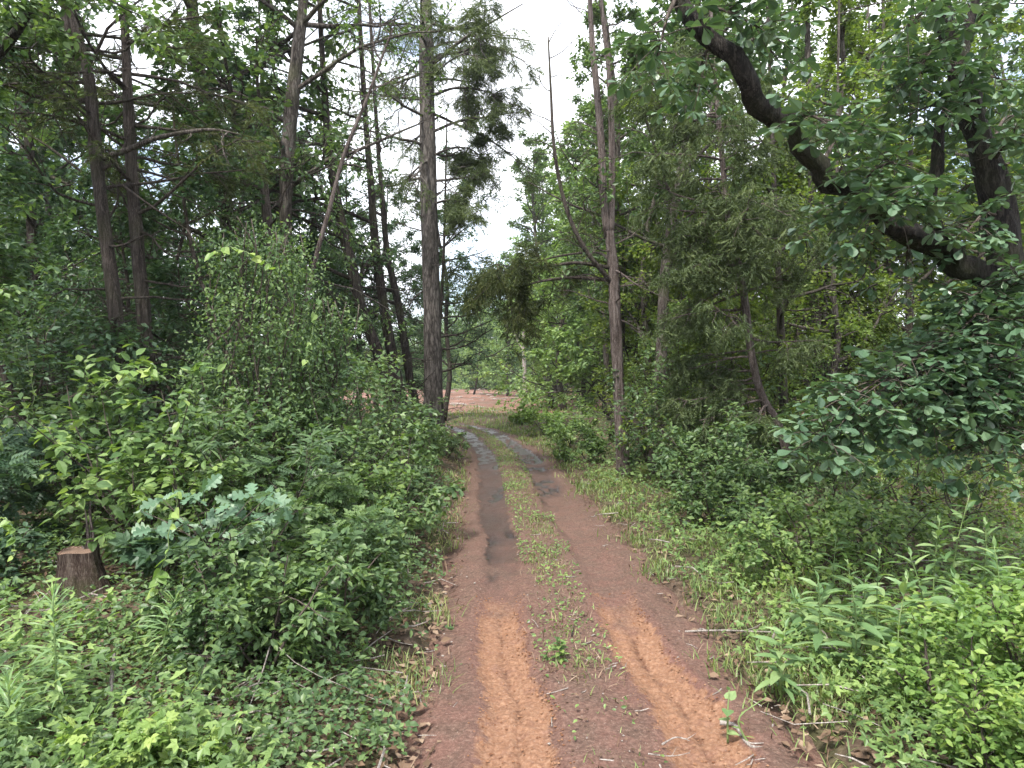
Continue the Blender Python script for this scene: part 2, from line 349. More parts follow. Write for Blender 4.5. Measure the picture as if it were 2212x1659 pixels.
def grid_mesh(X, Y, Z):
    ny, nx = X.shape; v = np.stack([X, Y, Z], -1).reshape(-1, 3)
    i = np.arange(ny - 1)[:, None] * nx; j = np.arange(nx - 1)[None]; a = (i + j).ravel()
    return v, np.vstack([np.stack([a, a + 1, a + nx + 1], 1), np.stack([a, a + nx + 1, a + nx], 1)])
def spaced(lo, mid0, mid1, hi, fine, growth=1.12):
    m = list(np.arange(mid0, mid1, fine)); st = fine; x = mid1; r = []
    while x < hi: r.append(x); st *= growth; x += st
    r.append(hi); st = fine; x = mid0; l = []
    while x > lo: st *= growth; x -= st; l.append(max(x, lo))
    return np.array(sorted(set(l + m + r)))
xs = spaced(-450, -7, 8, 450, .13); ys = spaced(-30, 1.5, 14, 700, .14, 1.045)
X, Y = np.meshgrid(xs, ys); t_ = X - xc(Y)
Z = base_z(X, Y) + (fbm(X * 3, Y * 3, 3, 21) - .5) * .05
Z -= .22 * (1 - sstep(.95, 1.25, np.abs(t_) + (fbm(X * 1.7, Y * 1.7, 3, 5) - .5) * .35)) * (1 - sstep(33, 36, Y))
gv, gt = grid_mesh(X, Y, Z)

def ground_mat():
    m, t, o = newmat('forest_floor_and_field'); lk = t.links.new
    geo = N(t, "ShaderNodeNewGeometry"); sx = N(t, "ShaderNodeSeparateXYZ"); lk(geo.outputs['Position'], sx.inputs[0])
    def noise(s, d=5, r=.6):
        n = N(t, "ShaderNodeTexNoise"); n.inputs['Scale'].default_value = s; n.inputs['Detail'].default_value = d; n.inputs['Roughness'].default_value = r
        lk(geo.outputs['Position'], n.inputs['Vector']); return n
    a = noise(9, 8, .7); b = noise(1.1, 4); c = noise(.35, 6, .7)
    fmap = N(t, "ShaderNodeMapping"); fmap.inputs['Scale'].default_value = (.22, 1.1, 1); lk(geo.outputs['Position'], fmap.inputs['Vector']); e = noise(1.6, 8, .75); lk(fmap.outputs[0], e.inputs['Vector'])
    litter = ramp(t, a.outputs['Fac'], [(.3, (.03, .021, .015)), (.5, (.075, .052, .037)), (.68, (.17, .125, .092))])
    mossy = ramp(t, a.outputs['Fac'], [(.3, (.025, .04, .012)), (.6, (.06, .085, .025)), (.75, (.12, .11, .06))])
    mm = N(t, "ShaderNodeMix", data_type='RGBA'); f = N(t, "ShaderNodeMapRange"); lk(b.outputs['Fac'], f.inputs['Value']); f.inputs['From Min'].default_value = .45; f.inputs['From Max'].default_value = .62; f.inputs['To Max'].default_value = .55
    lk(f.outputs[0], mm.inputs['Factor']); lk(litter, mm.inputs['A']); lk(mossy, mm.inputs['B'])
    red = ramp(t, c.outputs['Fac'], [(.3, (.13, .095, .072)), (.45, (.19, .115, .088)), (.56, (.235, .125, .096)), (.7, (.28, .215, .165))])
    deb = ramp(t, e.outputs['Fac'], [(.42, (.3, .22, .17)), (.55, (1, 1, 1)), (.7, (1.25, 1.2, 1.1))])
    rm = N(t, "ShaderNodeMix", data_type='RGBA', blend_type='MULTIPLY'); rm.inputs['Factor'].default_value = .8; lk(red, rm.inputs['A']); lk(deb, rm.inputs['B'])
    ff = N(t, "ShaderNodeMapRange"); lk(sx.outputs['Y'], ff.inputs['Value']); ff.inputs['From Min'].default_value = 35; ff.inputs['From Max'].default_value = 41
    gm = N(t, "ShaderNodeMix", data_type='RGBA'); lk(ff.outputs[0], gm.inputs['Factor']); lk(mm.outputs['Result'], gm.inputs['A']); lk(rm.outputs['Result'], gm.inputs['B'])
    pb = N(t, "ShaderNodeBsdfPrincipled"); lk(gm.outputs['Result'], pb.inputs['Base Color']); pb.inputs['Roughness'].default_value = .95; pb.inputs['Specular IOR Level'].default_value = .15
    bp = N(t, "ShaderNodeBump"); bp.inputs['Strength'].default_value = .7; bp.inputs['Distance'].default_value = .04; lk(a.outputs['Fac'], bp.inputs['Height']); lk(bp.outputs[0], pb.inputs['Normal'])
    lk(pb.outputs[0], o.inputs['Surface']); return m
tag(link('ground', mk_mesh('ground', gv, gt, ground_mat(), True)), 'brown leaf strewn forest floor opening onto a cleared red field', kind='structure')

# track, in its own coordinates: s ahead, t across
GA = .51
ts = np.arange(-1.35, 1.36, .019); ss = [1.6]
while ss[-1] < 40: ss.append(ss[-1] + (.015 if ss[-1] < 6.6 else max(.03, ss[-1] * .0055)))
ss = np.array(ss); Tt, Ys = np.meshgrid(ts, ss); Xs = Tt + xc(Ys)
wv = (fbm(Ys * .9, Ys * 0 + 3, 3, 31) - .5) * .14
fresh_end = 6.35 + (vnoise(Tt * 6, Ys * 0 + 2, 8) - .5) * .35
fresh = (1 - sstep(-.8, .35, Ys - fresh_end + (fbm(Xs * 8, Ys * 6, 3, 19) - .5) * 1.1))
grow_w = np.interp(Ys, [2, 4, 6.3, 12, 30], [.215, .195, .16, .24, .26])
def rutmask(c, wd): return 1 - sstep(.9, 1.06, np.abs(Tt - c - wv) / (wd * (1 + .34 * (fbm(Xs * 5, Ys * 5, 2, int(c * 10) + 40) - .5) + .5 * (fbm(Xs * 22, Ys * 22, 2, int(c * 10) + 47) - .5))))
rl = rutmask(-GA, grow_w); rr_ = rutmask(GA, grow_w * 1.12); rut = np.maximum(rl, rr_)
soft = 1 - sstep(.55, 1.35, np.abs(np.abs(Tt - wv) - GA) / grow_w)
clod = fbm(Xs * 16, Ys * 16, 4, 51); clod2 = fbm(Xs * 38, Ys * 30, 3, 57); rip = .5 + .5 * np.sin(Ys * 2 * math.pi / .085 + 4 * fbm(Xs * 3, Ys * 2, 2, 61) + 2.0 * np.abs(Tt) * 4)
Zt = base_z(Xs, Ys) * 0 + (fbm(Xs * 1.2, Ys * 1.2, 3, 71) - .5) * .07
Zt += .035 * np.exp(-(Tt / .2) ** 2) - .045 * soft * (.7 + .3 * fresh) + (clod - .5) * .008 + (clod2 - .5) * .004 + (fbm(Xs * 5, Ys * 5, 3, 52) - .5) * .022
Zt += rut * fresh * ((clod2 - .5) * .016 + .004 * np.sin(2 * math.pi * (Ys + .7 * np.abs(np.abs(Tt - wv) - GA)) / .075) - .022 * np.exp(-(((np.abs(Tt) - GA - wv * np.sign(Tt))) / .03) ** 2))
Zt += rut * (1 - fresh) * (rip - .5) * .006
edge = np.abs(np.abs(Tt - wv) - grow_w * 0 - GA); berm = np.exp(-((edge - grow_w - .07) / .06) ** 2) * .02 * clod; Zt += berm
Zt -= .10 * sstep(.9, 1.3, np.abs(Tt) + (fbm(Xs * 2.3, Ys * 2.3, 3, 77) - .5) * .5)
Zt -= .12 * sstep(33, 37, Ys)
wet = sstep(.5, .68, fbm(Xs * 1.6, Ys * .55, 3, 81) + .26 * np.interp(Ys, [6, 8, 10, 16, 19, 26, 30], [-1, .35, .1, .15, .75, .8, .3]) * np.where(Tt < 0, 1, np.interp(Ys, [6, 8, 15, 18], [1, .2, -.2, 1]))) * sstep(.2, .8, np.maximum(rl, rr_))
moist = .68 * sstep(.2, .9, rl) * sstep(6.4, 8.6, Ys + (fbm(Xs * 4, Ys * 2, 3, 86) - .5) * 2.6) * (.55 + .7 * fbm(Xs * 3, Ys * 1.2, 3, 87)) + .5 * sstep(.2, .9, rr_) * sstep(10.5, 14, Ys) * (.5 + .8 * fbm(Xs * 3, Ys * 1.2, 3, 89))
wet = np.clip(wet * sstep(.42, .66, fbm(Xs * 8, Ys * 3.2, 4, 83) + .08) + moist * (1 - sstep(30, 34, Ys)), 0, 1)
Zt = np.where(wet > .8, Zt * (1 - .5 * (wet - .8) / .2) + (-.05) * .5 * (wet - .8) / .2, Zt)
tv, tt = grid_mesh(Xs, Ys, Zt)
def track_mat():
    m, t, o = newmat('red_clay_track'); lk = t.links.new
    geo = N(t, "ShaderNodeNewGeometry")
    def noise(s, d=6, r=.65):
        n = N(t, "ShaderNodeTexNoise"); n.inputs['Scale'].default_value = s; n.inputs['Detail'].default_value = d; n.inputs['Roughness'].default_value = r
        lk(geo.outputs['Position'], n.inputs['Vector']); return n.outputs['Fac']
    def attr(n): return N(t, "ShaderNodeAttribute", attribute_name=n).outputs['Fac']
    def mix(f, a, b, bt='MIX'):
        q = N(t, "ShaderNodeMix", data_type='RGBA', blend_type=bt); lk(f, q.inputs['Factor'])
        for s, k in ((a, 'A'), (b, 'B')):
            if isinstance(s, tuple): q.inputs[k].default_value = s + (1,)
            else: lk(s, q.inputs[k])
        return q.outputs['Result']
    n1 = noise(42, 9, .72); nb = noise(150, 5, .7); n2 = noise(3.2); n3 = noise(110, 3)
    brown = ramp(t, n1, [(.28, (.034, .02, .015)), (.5, (.092, .054, .04)), (.72, (.185, .12, .092))])
    redd = ramp(t, n1, [(.28, (.065, .03, .023)), (.5, (.125, .06, .046)), (.72, (.21, .12, .094))])
    orange = ramp(t, n1, [(.28, (.085, .038, .022)), (.48, (.19, .096, .055)), (.7, (.29, .175, .112))])
    f1 = N(t, "ShaderNodeMapRange"); lk(n2, f1.inputs['Value']); f1.inputs['From Min'].default_value = .42; f1.inputs['From Max'].default_value = .6
    fx = N(t, "ShaderNodeMath", operation='MULTIPLY'); lk(f1.outputs[0], fx.inputs[0]); lk(attr('redness'), fx.inputs[1]); fm = N(t, 'ShaderNodeMath', operation='MAXIMUM'); lk(fx.outputs[0], fm.inputs[0]); lk(attr('fringe'), fm.inputs[1])
    c = mix(fm.outputs[0], brown, redd); n4 = noise(7, 4); f4 = N(t, "ShaderNodeMapRange"); lk(n4, f4.inputs['Value']); f4.inputs['From Min'].default_value = .52; f4.inputs['From Max'].default_value = .66; f4.inputs['To Max'].default_value = .45
    c = mix(attr('fresh'), c, mix(f4.outputs[0], orange, redd))
    cv = ramp(t, attr('cav_shade'), [(.2, (.55, .5, .48)), (.42, (1, 1, 1)), (.8, (1.12, 1.12, 1.12))]); ones = N(t, 'ShaderNodeValue'); ones.outputs[0].default_value = 1; c = mix(ones.outputs[0], c, cv, 'MULTIPLY')  # shade in crevices and rut grooves painted as darker clay
    spk = ramp(t, n3, [(.62, (0, 0, 0)), (.72, (1, 1, 1))]); c = mix(spk, c, (.3, .24, .2))
    c = mix(attr('wet'), c, (.032, .022, .019))
    pb = N(t, "ShaderNodeBsdfPrincipled"); lk(c, pb.inputs['Base Color'])
    rg = N(t, "ShaderNodeMapRange"); lk(attr('wet'), rg.inputs['Value']); rg.inputs['From Min'].default_value = .3; rg.inputs['To Min'].default_value = .85; rg.inputs['To Max'].default_value = .3; pb.inputs['Specular IOR Level'].default_value = .32; lk(rg.outputs[0], pb.inputs['Roughness'])
    bp = N(t, "ShaderNodeBump"); bp.inputs['Strength'].default_value = .8; bp.inputs['Distance'].default_value = .008; lk(nb, bp.inputs['Height']); lk(bp.outputs[0], pb.inputs['Normal'])
    lk(pb.outputs[0], o.inputs['Surface']); return m
nearrut = np.exp(-((np.abs(np.abs(Tt - wv) - GA) - grow_w) / .1) ** 2) * (1 - sstep(5.8, 7.2, Ys)); redness = np.interp(Ys, [2, 5, 9, 13], [.85, .55, .3, .1]) + .2 * rut
tag(link('dirt_track', mk_mesh('dirt_track', tv, tt, track_mat(), True, dict(fresh=(rut * fresh).ravel(), wet=wet.ravel(), redness=np.clip(redness, 0, 1).ravel(), fringe=np.clip(nearrut * (.3 + fbm(Xs * 3, Ys * 1.2, 2, 88)), 0, 1).ravel(), cav_shade=np.clip((clod2 - .5) * .5 + .5 - .45 * rut * fresh * np.exp(-(((np.abs(Tt - wv) - GA)) / .018) ** 2) * fbm(Xs * 6, Ys * 3, 2, 12), 0, 1).ravel()))), 'red clay track with two wheel ruts running into the trees', kind='structure')

# ------------------------------------------------------------------ tree builders
HARD = {'minr': .0045, 0: dict(seg=6, wob=.16, trop=.05, n=6, ang=.85, len=.5, flat=.35, **{'from': .2}),
        1: dict(seg=5, wob=.2, trop=.0, n=6, ang=.8, len=.5, flat=.5, leafy=True, **{'from': .15}),
        2: dict(seg=4, wob=.2, trop=-.03, taper=.2)}
CED = {'minr': .002, 0: dict(seg=6, wob=.12, trop=.015, n=9, ang=.75, len=.42, flat=.3, leafy=True, **{'from': .22}),
       1: dict(seg=4, wob=.2, trop=-.1, taper=.2)}
CED2 = {'minr': .003, 0: dict(seg=7, wob=.13, trop=-.02, n=9, ang=.75, len=.42, flat=.2, **{'from': .15}),
        1: dict(seg=4, wob=.2, trop=-.1, n=4, ang=.7, len=.5, leafy=True, **{'from': .2}), 2: dict(seg=4, wob=.2, trop=-.2, taper=.2)}
DEAD = {'minr': .001, 0: dict(seg=7, wob=.22, trop=.02, n=6, ang=.9, len=.4, flat=.2, **{'from': .2}),
        1: dict(seg=5, wob=.3, trop=0, n=3, ang=.9, len=.5, **{'from': .2}), 2: dict(seg=3, wob=.3, trop=0, taper=.2)}

def pathat(P, t):
    x = t * (len(P) - 1); i = min(int(x), len(P) - 2); return P[i] + (P[i + 1] - P[i]) * (x - i), nrm(P[i + 1] - P[i])
def vpath(pts, d, depths=None):
    """trunk line from plan points at distance d, started just under the ground"""
    P = [W(x, y, (depths[i] if depths else d)) for i, (x, y) in enumerate(pts)]
    return P
def grounded(P):
    b = P[0].copy(); z = gz(b[0], b[1])
    if b[2] > z + .15:
        d = nrm(P[0] - P[1]); k = min((b[2] - z) / max(-d[2], .3), 6); q = b + d * k * .6; q[2] = z - .05; return [q] + list(P)
    P = list(P); P[0] = np.array([b[0], b[1], z - .05]); return P
def make_tree(name, label, cat, P, R, bark, seed, limbs=(), leaf=None, group=None, sides=14, npt=40, rough=.1, flare=1.35, limbmat=None, crowns=None, explicit=()):
    """P: world path of the trunk. limbs: dicts(n, t0, t1, len, up, spec, r, az, bare). leaf: dict(tpl, mat, per, size ...)"""
    g = np.random.default_rng(seed); P = smooth_path(np.array(P), npt); o = P[0].copy(); o[2] = gz(o[0], o[1])
    P = P - o; R = np.interp(np.linspace(0, 1, npt), np.linspace(0, 1, len(R)), R)
    R = R * (1 + (flare - 1) * np.exp(-np.arange(npt) / npt * 22))
    root = thing(name, o, label, cat, group)
    b = MB(); tube(b, P, R, sides, rough, seed); link('trunk', b.mesh('trunk', bark, True), root)
    tw = []
    for L_ in limbs:
        n = L_['n']
        for k in range(n):
            t = L_['t0'] + (L_['t1'] - L_['t0']) * (k + g.uniform(.1, .9)) / n
            p, dr = pathat(P, t); az = L_['az'][0] + (L_['az'][1] - L_['az'][0]) * g.random() if 'az' in L_ else k * 2.4 + g.uniform(-.6, .6)
            up = g.normal(L_.get('up', .35), .15); d = np.array([math.cos(az) * math.cos(up), math.sin(az) * math.cos(up), math.sin(up)])
            ln = g.uniform(*L_['len']) * (1 if not L_.get('cone') else 1.25 - .9 * (t - L_['t0']) / (L_['t1'] - L_['t0'] + 1e-6))
            rb = min(L_.get('r', .03), R[min(int(t * npt), npt - 1)] * .7); sp = L_['spec']; mlev = max(q for q in sp if isinstance(q, int))
            lb = MB(); tl = []; grow(g, p, d, ln, rb, 0, mlev, sp, lb, tl, 6)
            link('limb', lb.mesh('limb', limbmat or bark, True), root)
            if not L_.get('bare'): tw += tl
    for E in explicit:
        pts = smooth_path(np.array(E['pts']) - o, 22); lb = MB(); tube(lb, pts, np.interp(np.linspace(0, 1, 22), np.linspace(0, 1, len(E['r'])), E['r']), E.get('sides', 10), .08, seed + 3)
        tl = []
        for k in range(E.get('n', 0)):
            p, dr = pathat(pts, g.uniform(E.get('from', .2), 1)); sd = nrm(cross(dr, g.normal(size=3))); sp = E.get('spec', DEAD)
            grow(g, p, dr * .5 + sd, g.uniform(*E['len']), E.get('br', .012), 0, max(q for q in sp if isinstance(q, int)), sp, lb, tl, 5)
        link('limb', lb.mesh('limb', E.get('mat', limbmat or bark), True), root)
        if E.get('leafy'): tw += tl
    if leaf and tw:
        for lf in (leaf if isinstance(leaf, (list, tuple)) else [leaf]):
            p, d, u = twig_leaf_frames(g, tw, lf['per'], lf.get('jit', .03), lf.get('droop', .25), lf.get('tmin', .1), lf.get('flat', .75), lf.get('out', 1.0))
            cb = MB(); leaves(cb, lf['tpl'], p, d, u, lf['size'] * g.uniform(.65, 1.25, len(p)), g)
            link('crown', cb.mesh('crown', M[lf['mat']]), root)
    return root
def make_bush(name, label, cat, loc, seed, H, spread, stems, leaf, group=None, spec=None, stemr=.012, stemmat='twig', scale=1.):
    g = np.random.default_rng(seed); root = thing(name, (loc[0], loc[1], gz(loc[0], loc[1]) - .02), label, cat, group)
    sp = spec or {'minr': .0012, 0: dict(seg=6, wob=.14, trop=.03, n=7, ang=1.0, len=.42, flat=.45, leafy=True, **{'from': .22}),
                  1: dict(seg=5, wob=.2, trop=-.02, n=4, ang=.8, len=.55, flat=.6, leafy=True, **{'from': .2}), 2: dict(seg=3, wob=.2, trop=-.05)}
    tw = []
    for k in range(stems):
        az = k * 2.4 + g.uniform(-.4, .4); rr = spread * math.sqrt((k + .5) / stems)
        d = nrm(np.array([math.cos(az) * rr, math.sin(az) * rr, H])); lb = MB(); tl = []
        ln = H * g.uniform(.75, 1.05) / max(d[2], .5)
        grow(g, np.array([math.cos(az), math.sin(az), 0]) * .12 * g.random(), d, ln, stemr, 0, 2, sp, lb, tl, 6); tw += tl
        link('stem', lb.mesh('stem', M[stemmat], True), root)
    for lf in (leaf if isinstance(leaf, (list, tuple)) else [leaf]):
        p, d, u = twig_leaf_frames(g, tw, lf['per'], lf.get('jit', .025), lf.get('droop', .22), .08, lf.get('flat', .85), lf.get('out', 1.0))
        ok = p[:, 2] > .03; p, d, u = p[ok], d[ok], u[ok]
        size = lf['size'] * g.uniform(.65, 1.2, len(p)); k = 0
        if lf.get('singles'):
            # the leaves on the side one walks past, nearest and outermost first, stand as pieces of their own
            key = (p + np.array(root.location))[:, 1] - p[:, 2] * .9; idx = np.argsort(key)[:lf['singles']]
            leaf_objs(root, lf['tpl'], lf['smat'], p[idx], d[idx], u[idx], size[idx]); keep = np.ones(len(p), bool); keep[idx] = False
            p, d, u, size = p[keep], d[keep], u[keep], size[keep]
        cb = MB(); leaves(cb, lf['tpl'], p, d, u, size, g)
        link('foliage', cb.mesh('foliage', M[lf['mat']]), root)
    return root

def up_to(P, z):
    """carry a trunk on above the picture to height z"""
    d = nrm(P[-1] - P[-2]); d = nrm(d + np.array([0, 0, .4])); P = list(P); k = (z - P[-1][2]) / max(d[2], .4)
    if k > 0: P.append(P[-1] + d * k)
    return P
OV = lambda mat, per, size, tpl='ov', **k: dict(tpl=tpl, mat=mat, per=per, size=size, **k)
PI = math.pi

# ------------------------------------------------------------------ trees along the left of the track
def cedar_left(pts, d, wpx, z, seed, label, **kw):
    P = up_to(grounded(vpath(pts, d)), z); r = wpx / FV * d / 2
    return make_tree('cedar_tree', label, 'tree', P, [r * 1.15, r, r * .8, r * .35], M['cedarbark'], seed, **kw)
cedar_left([(330, 880), (318, 760), (300, 560), (286, 400), (276, 200), (268, 0)], 9.3, 28, 11, 11, 'straight shaggy grey cedar trunk, second of the slim pair at left',
           limbs=[dict(n=16, t0=.2, t1=.75, len=(.7, 1.9), up=.1, spec=DEAD, r=.02, bare=True), dict(n=16, t0=.5, t1=.98, len=(1.0, 2.2), up=.15, spec=CED, r=.025)],
           leaf=OV('cedard', 9, .2, 'ced', droop=.4), sides=16)
cedar_left([(272, 900), (262, 780), (240, 600), (214, 400), (188, 150), (150, 0)], 9.0, 30, 11, 12, 'slim cedar trunk leaning left with a long dead limb',
           limbs=[dict(n=14, t0=.25, t1=.8, len=(.6, 2.0), up=.15, spec=DEAD, r=.02, bare=True), dict(n=14, t0=.55, t1=.98, len=(1.0, 2.0), up=.2, spec=CED, r=.025)],
           leaf=OV('cedard', 9, .2, 'ced', droop=.4), sides=16,
           explicit=[dict(pts=[W(222, 342, 9), W(280, 322, 8.9), W(340, 298, 8.8), W(420, 283, 8.7), W(470, 281, 8.7), W(520, 291, 8.6)], r=[.04, .032, .02, .008], n=5, len=(.3, .7), mat=M['bark']),
                     dict(pts=[W(183, 218, 9), W(130, 215, 8.8), W(75, 208, 8.6), W(20, 185, 8.3)], r=[.035, .026, .012], n=5, len=(.3, .8)),
                     dict(pts=[W(150, 120, 9), W(145, 60, 9), W(140, 0, 9), W(130, -60, 9)], r=[.06, .05, .03], n=4, len=(.3, 1.0))])
make_tree('dead_cedar', 'broken cedar snag with stripped reddish wood at its top', 'tree', grounded(vpath([(612, 900), (600, 760), (588, 600), (580, 500), (570, 400), (566, 325)], 11)),
          [.1, .09, .085, .07, .055], M['cedarbark'], 13, limbs=[dict(n=9, t0=.3, t1=.9, len=(.5, 1.6), up=.1, spec=DEAD, r=.016, bare=True)])
P = up_to(grounded(vpath([(640, 860), (628, 700), (618, 500), (620, 380), (628, 250), (648, 60), (655, 0)], 13)), 15)
make_tree('hardwood_tree', 'pale grey hardwood trunk behind the broken cedar snag', 'tree', P, [.15, .12, .11, .13, .1, .05], M['bark'], 14,
          limbs=[dict(n=8, t0=.3, t1=.55, len=(1.2, 2.4), up=-.05, spec=CED2, r=.025), dict(n=14, t0=.45, t1=.98, len=(1.5, 3.2), up=.35, spec=HARD, r=.05)], leaf=OV('mid', 8, .09, 'ov', jit=.05))
make_tree('dead_pole', 'bare dead pole leaning right across the left woods', 'dead tree', grounded(vpath([(655, 700), (682, 560), (712, 450), (745, 330), (790, 220), (832, 105)], 10.6) + [W(850, 60, 10.6)]),
          [.04, .038, .034, .028, .02, .01], M['redwood'], 15, limbs=[dict(n=7, t0=.5, t1=1.0, len=(.5, 1.5), up=.6, spec=DEAD, r=.012, bare=True)], flare=1.0, sides=10)
def dark_trunk(pts, d, wpx, z, seed, label, n=11, az=(PI * .45, PI * 1.35), **kw):
    P = up_to(grounded(vpath(pts, d)), z); r = wpx / FV * d / 2
    return make_tree('hardwood_tree', label, 'tree', P, [r * 1.2, r, r * .85, r * .6, r * .3], M['darkbark'], seed,
                     limbs=[dict(n=5, t0=.2, t1=.5, len=(.8, 2.0), up=.1, spec=DEAD, r=.02, bare=True), dict(n=n, t0=.35, t1=.98, len=(1.4, 3.0), up=.3, spec=HARD, r=.045, az=az)],
                     leaf=OV('teal', 7, .095, 'rh', jit=.06), **kw)
dark_trunk([(845, 900), (830, 800), (785, 680), (760, 580), (735, 470), (712, 330), (700, 180), (690, 0)], 14, 25, 14, 16, 'dark mossy trunk leaning left, furthest from the pine of the leaning three')
dark_trunk([(880, 930), (862, 840), (838, 720), (820, 600), (808, 500), (800, 380), (786, 200)], 15.5, 24, 14, 17, 'dark trunk leaning left, middle of the three beside the pine', n=7)
dark_trunk([(902, 900), (886, 820), (868, 700), (850, 610), (836, 545), (826, 430), (812, 250)], 17, 18, 14, 18, 'thin dark trunk leaning left right beside the tall pine', n=6)
P = up_to(grounded(vpath([(938, 945), (936, 850), (934, 700), (928, 500), (924, 300), (921, 100), (920, 0)], 21.5)), 21)
make_tree('pine_tree', 'tall straight pine with furrowed grey bark left of the track', 'pine tree', P, [.31, .275, .26, .25, .23, .19, .1], M['pinebark'], 19, sides=22, npt=60, rough=.05,
          limbs=[dict(n=6, t0=.3, t1=.5, len=(.6, 2.2), up=.1, spec=DEAD, r=.03, bare=True), dict(n=16, t0=.5, t1=.72, len=(1.6, 3.6), up=.1, spec=CED2, r=.05), dict(n=12, t0=.7, t1=.98, len=(1.5, 3.5), up=.3, spec=CED2, r=.05)],
          leaf=OV('cedar', 4, .32, 'ced2', droop=.3),
          explicit=[dict(pts=[W(938, 135, 21.4), W(960, 118, 21), W(1000, 85, 20.5), (W(1050, 55, 20)), W(1130, 8, 19.5)], r=[.07, .055, .04, .015], n=9, len=(.6, 1.5), spec=CED2, leafy=True, br=.02),
                    dict(pts=[W(940, 258, 21.3), W(952, 248, 21.1), W(965, 240, 20.9)], r=[.035, .02, .008]),
                    dict(pts=[W(936, 205, 21.4), W(985, 190, 21), W(1040, 195, 20.8), W(1085, 215, 20.6)], r=[.05, .035, .02, .008], n=9, len=(.5, 1.2), spec=CED2, leafy=True, br=.016),
                    dict(pts=[W(938, 335, 21.4), W(975, 320, 21.6), W(1015, 322, 21.8), W(1050, 345, 22)], r=[.045, .03, .018, .007], n=8, len=(.5, 1.1), spec=CED2, leafy=True, br=.015),
                    dict(pts=[W(938, 440, 21.4), W(970, 432, 21), W(1000, 440, 20.8), W(1030, 470, 20.6)], r=[.04, .03, .016, .006], n=7, len=(.4, .9), spec=CED2, leafy=True, br=.014)])
# beech branch hanging dark beside the pine
dark_trunk([(942, 915), (944, 820), (950, 700), (958, 560), (962, 420)], 24.5, 9, 11, 20, 'thin dark sapling hanging over the track just behind the pine', n=13, az=(-1.2, 1.4))

# ------------------------------------------------------------------ trees along the right of the track
P = grounded(vpath([(1348, 1026), (1340, 900), (1333, 780), (1328, 680), (1325, 590), (1316, 500)], 14.4))
r = 25 / FV * 14.4 / 2
make_tree('cedar_tree', 'forked dying cedar with red stripped bark right of the track', 'tree', P, [r * 1.15, r, r * .95, r * .95, r * .8], M['redwood'], 21, flare=1.25, rough=.16,
          limbs=[dict(n=9, t0=.55, t1=.98, len=(.7, 2.0), up=.0, spec=DEAD, r=.02, bare=True)],
          explicit=[dict(pts=[W(1312, 512, 14.4), W(1303, 417, 14.4), W(1300, 333, 14.4), W(1290, 200, 14.4), W(1280, 100, 14.4), W(1274, 0, 14.4), W(1268, -150, 14.4)], r=[.07, .08, .075, .065, .05, .03], n=16, len=(.5, 1.6), mat=M['redwood']),
                    dict(pts=[W(1320, 505, 14.4), W(1322, 420, 14.5), W(1322, 333, 14.5), W(1317, 167, 14.5), W(1308, 80, 14.5), W(1298, 0, 14.5), W(1285, -160, 14.5)], r=[.065, .07, .066, .055, .045, .025], n=14, len=(.5, 1.5), mat=M['redwood']),
                    dict(pts=[W(1324, 615, 14.4), W(1296, 580, 14.2), W(1268, 545, 14.1), W(1243, 500, 14), W(1222, 445, 14), W(1207, 383, 14), W(1195, 300, 14), W(1190, 200, 14), W(1184, 80, 14)], r=[.05, .045, .042, .038, .032, .016], n=18, len=(.4, 1.3), mat=M['cedarbark']),
                    dict(pts=[W(1318, 578, 14.4), W(1240, 568, 14), W(1150, 580, 13.6), W(1070, 570, 13.2)], r=[.045, .035, .022, .008], n=8, len=(.5, 1.2), spec=CED2, **{'from': .4}, mat=M['cedarbark'], leafy=True),
                    dict(pts=[W(1320, 605, 14.4), W(1230, 600, 14.6), W(1140, 615, 14.8), W(1080, 650, 15)], r=[.045, .035, .022, .008], n=9, len=(.6, 1.4), spec=CED2, **{'from': .4}, mat=M['cedarbark'], leafy=True),
                    dict(pts=[W(1318, 560, 14.4), W(1280, 545, 15), W(1180, 560, 15.6), W(1100, 600, 16)], r=[.04, .03, .02, .008], n=8, len=(.6, 1.4), spec=CED2, **{'from': .4}, mat=M['cedarbark'], leafy=True)],
          leaf=OV('cedard', 2.2, .24, 'ced', droop=.5))
P = grounded(vpath([(1712, 1030), (1682, 920), (1645, 853), (1622, 760), (1602, 603), (1582, 533), (1571, 467), (1562, 367), (1550, 233), (1540, 100)], 11.2))
make_tree('cedar_tree', 'leaning cedar draped in drooping olive foliage right of the track', 'tree', up_to(P, 9.5), [.075, .065, .06, .05, .04, .02], M['redwood'], 22, rough=.16,
          limbs=[dict(n=44, t0=.22, t1=.98, len=(.6, 1.5), up=.05, spec=CED2, r=.022, az=(PI * .4, PI * 1.8)), dict(n=8, t0=.3, t1=.9, len=(.6, 1.4), up=.1, spec=CED2, r=.02)], leaf=OV('cedar', 2.4, .27, 'ced', droop=.6))
P = up_to(grounded(vpath([(1700, 960), (1695, 900), (1690, 800), (1686, 700), (1680, 560), (1672, 400)], 12.5)), 11)
make_tree('hardwood_tree', 'blackened slim trunk right behind the leaning olive cedar', 'tree', P, [.085, .075, .07, .05, .02], M['darkbark'], 23, limbs=[dict(n=10, t0=.4, t1=.98, len=(1.2, 2.4), up=.3, spec=HARD, r=.035)], leaf=OV('back', 7, .085))
def right_trunk(pts, d, wpx, z, seed, label, bark='bark', mat='back', n=11):
    P = up_to(grounded(vpath(pts, d)), z); r = wpx / FV * d / 2
    return make_tree('hardwood_tree', label, 'tree', P, [r * 1.2, r, r * .9, r * .6, r * .3], M[bark], seed, limbs=[dict(n=n, t0=.3, t1=.98, len=(1.4, 3.0), up=.3, spec=HARD, r=.045)], leaf=OV(mat, 6.5, .1, 'rh', jit=.06))
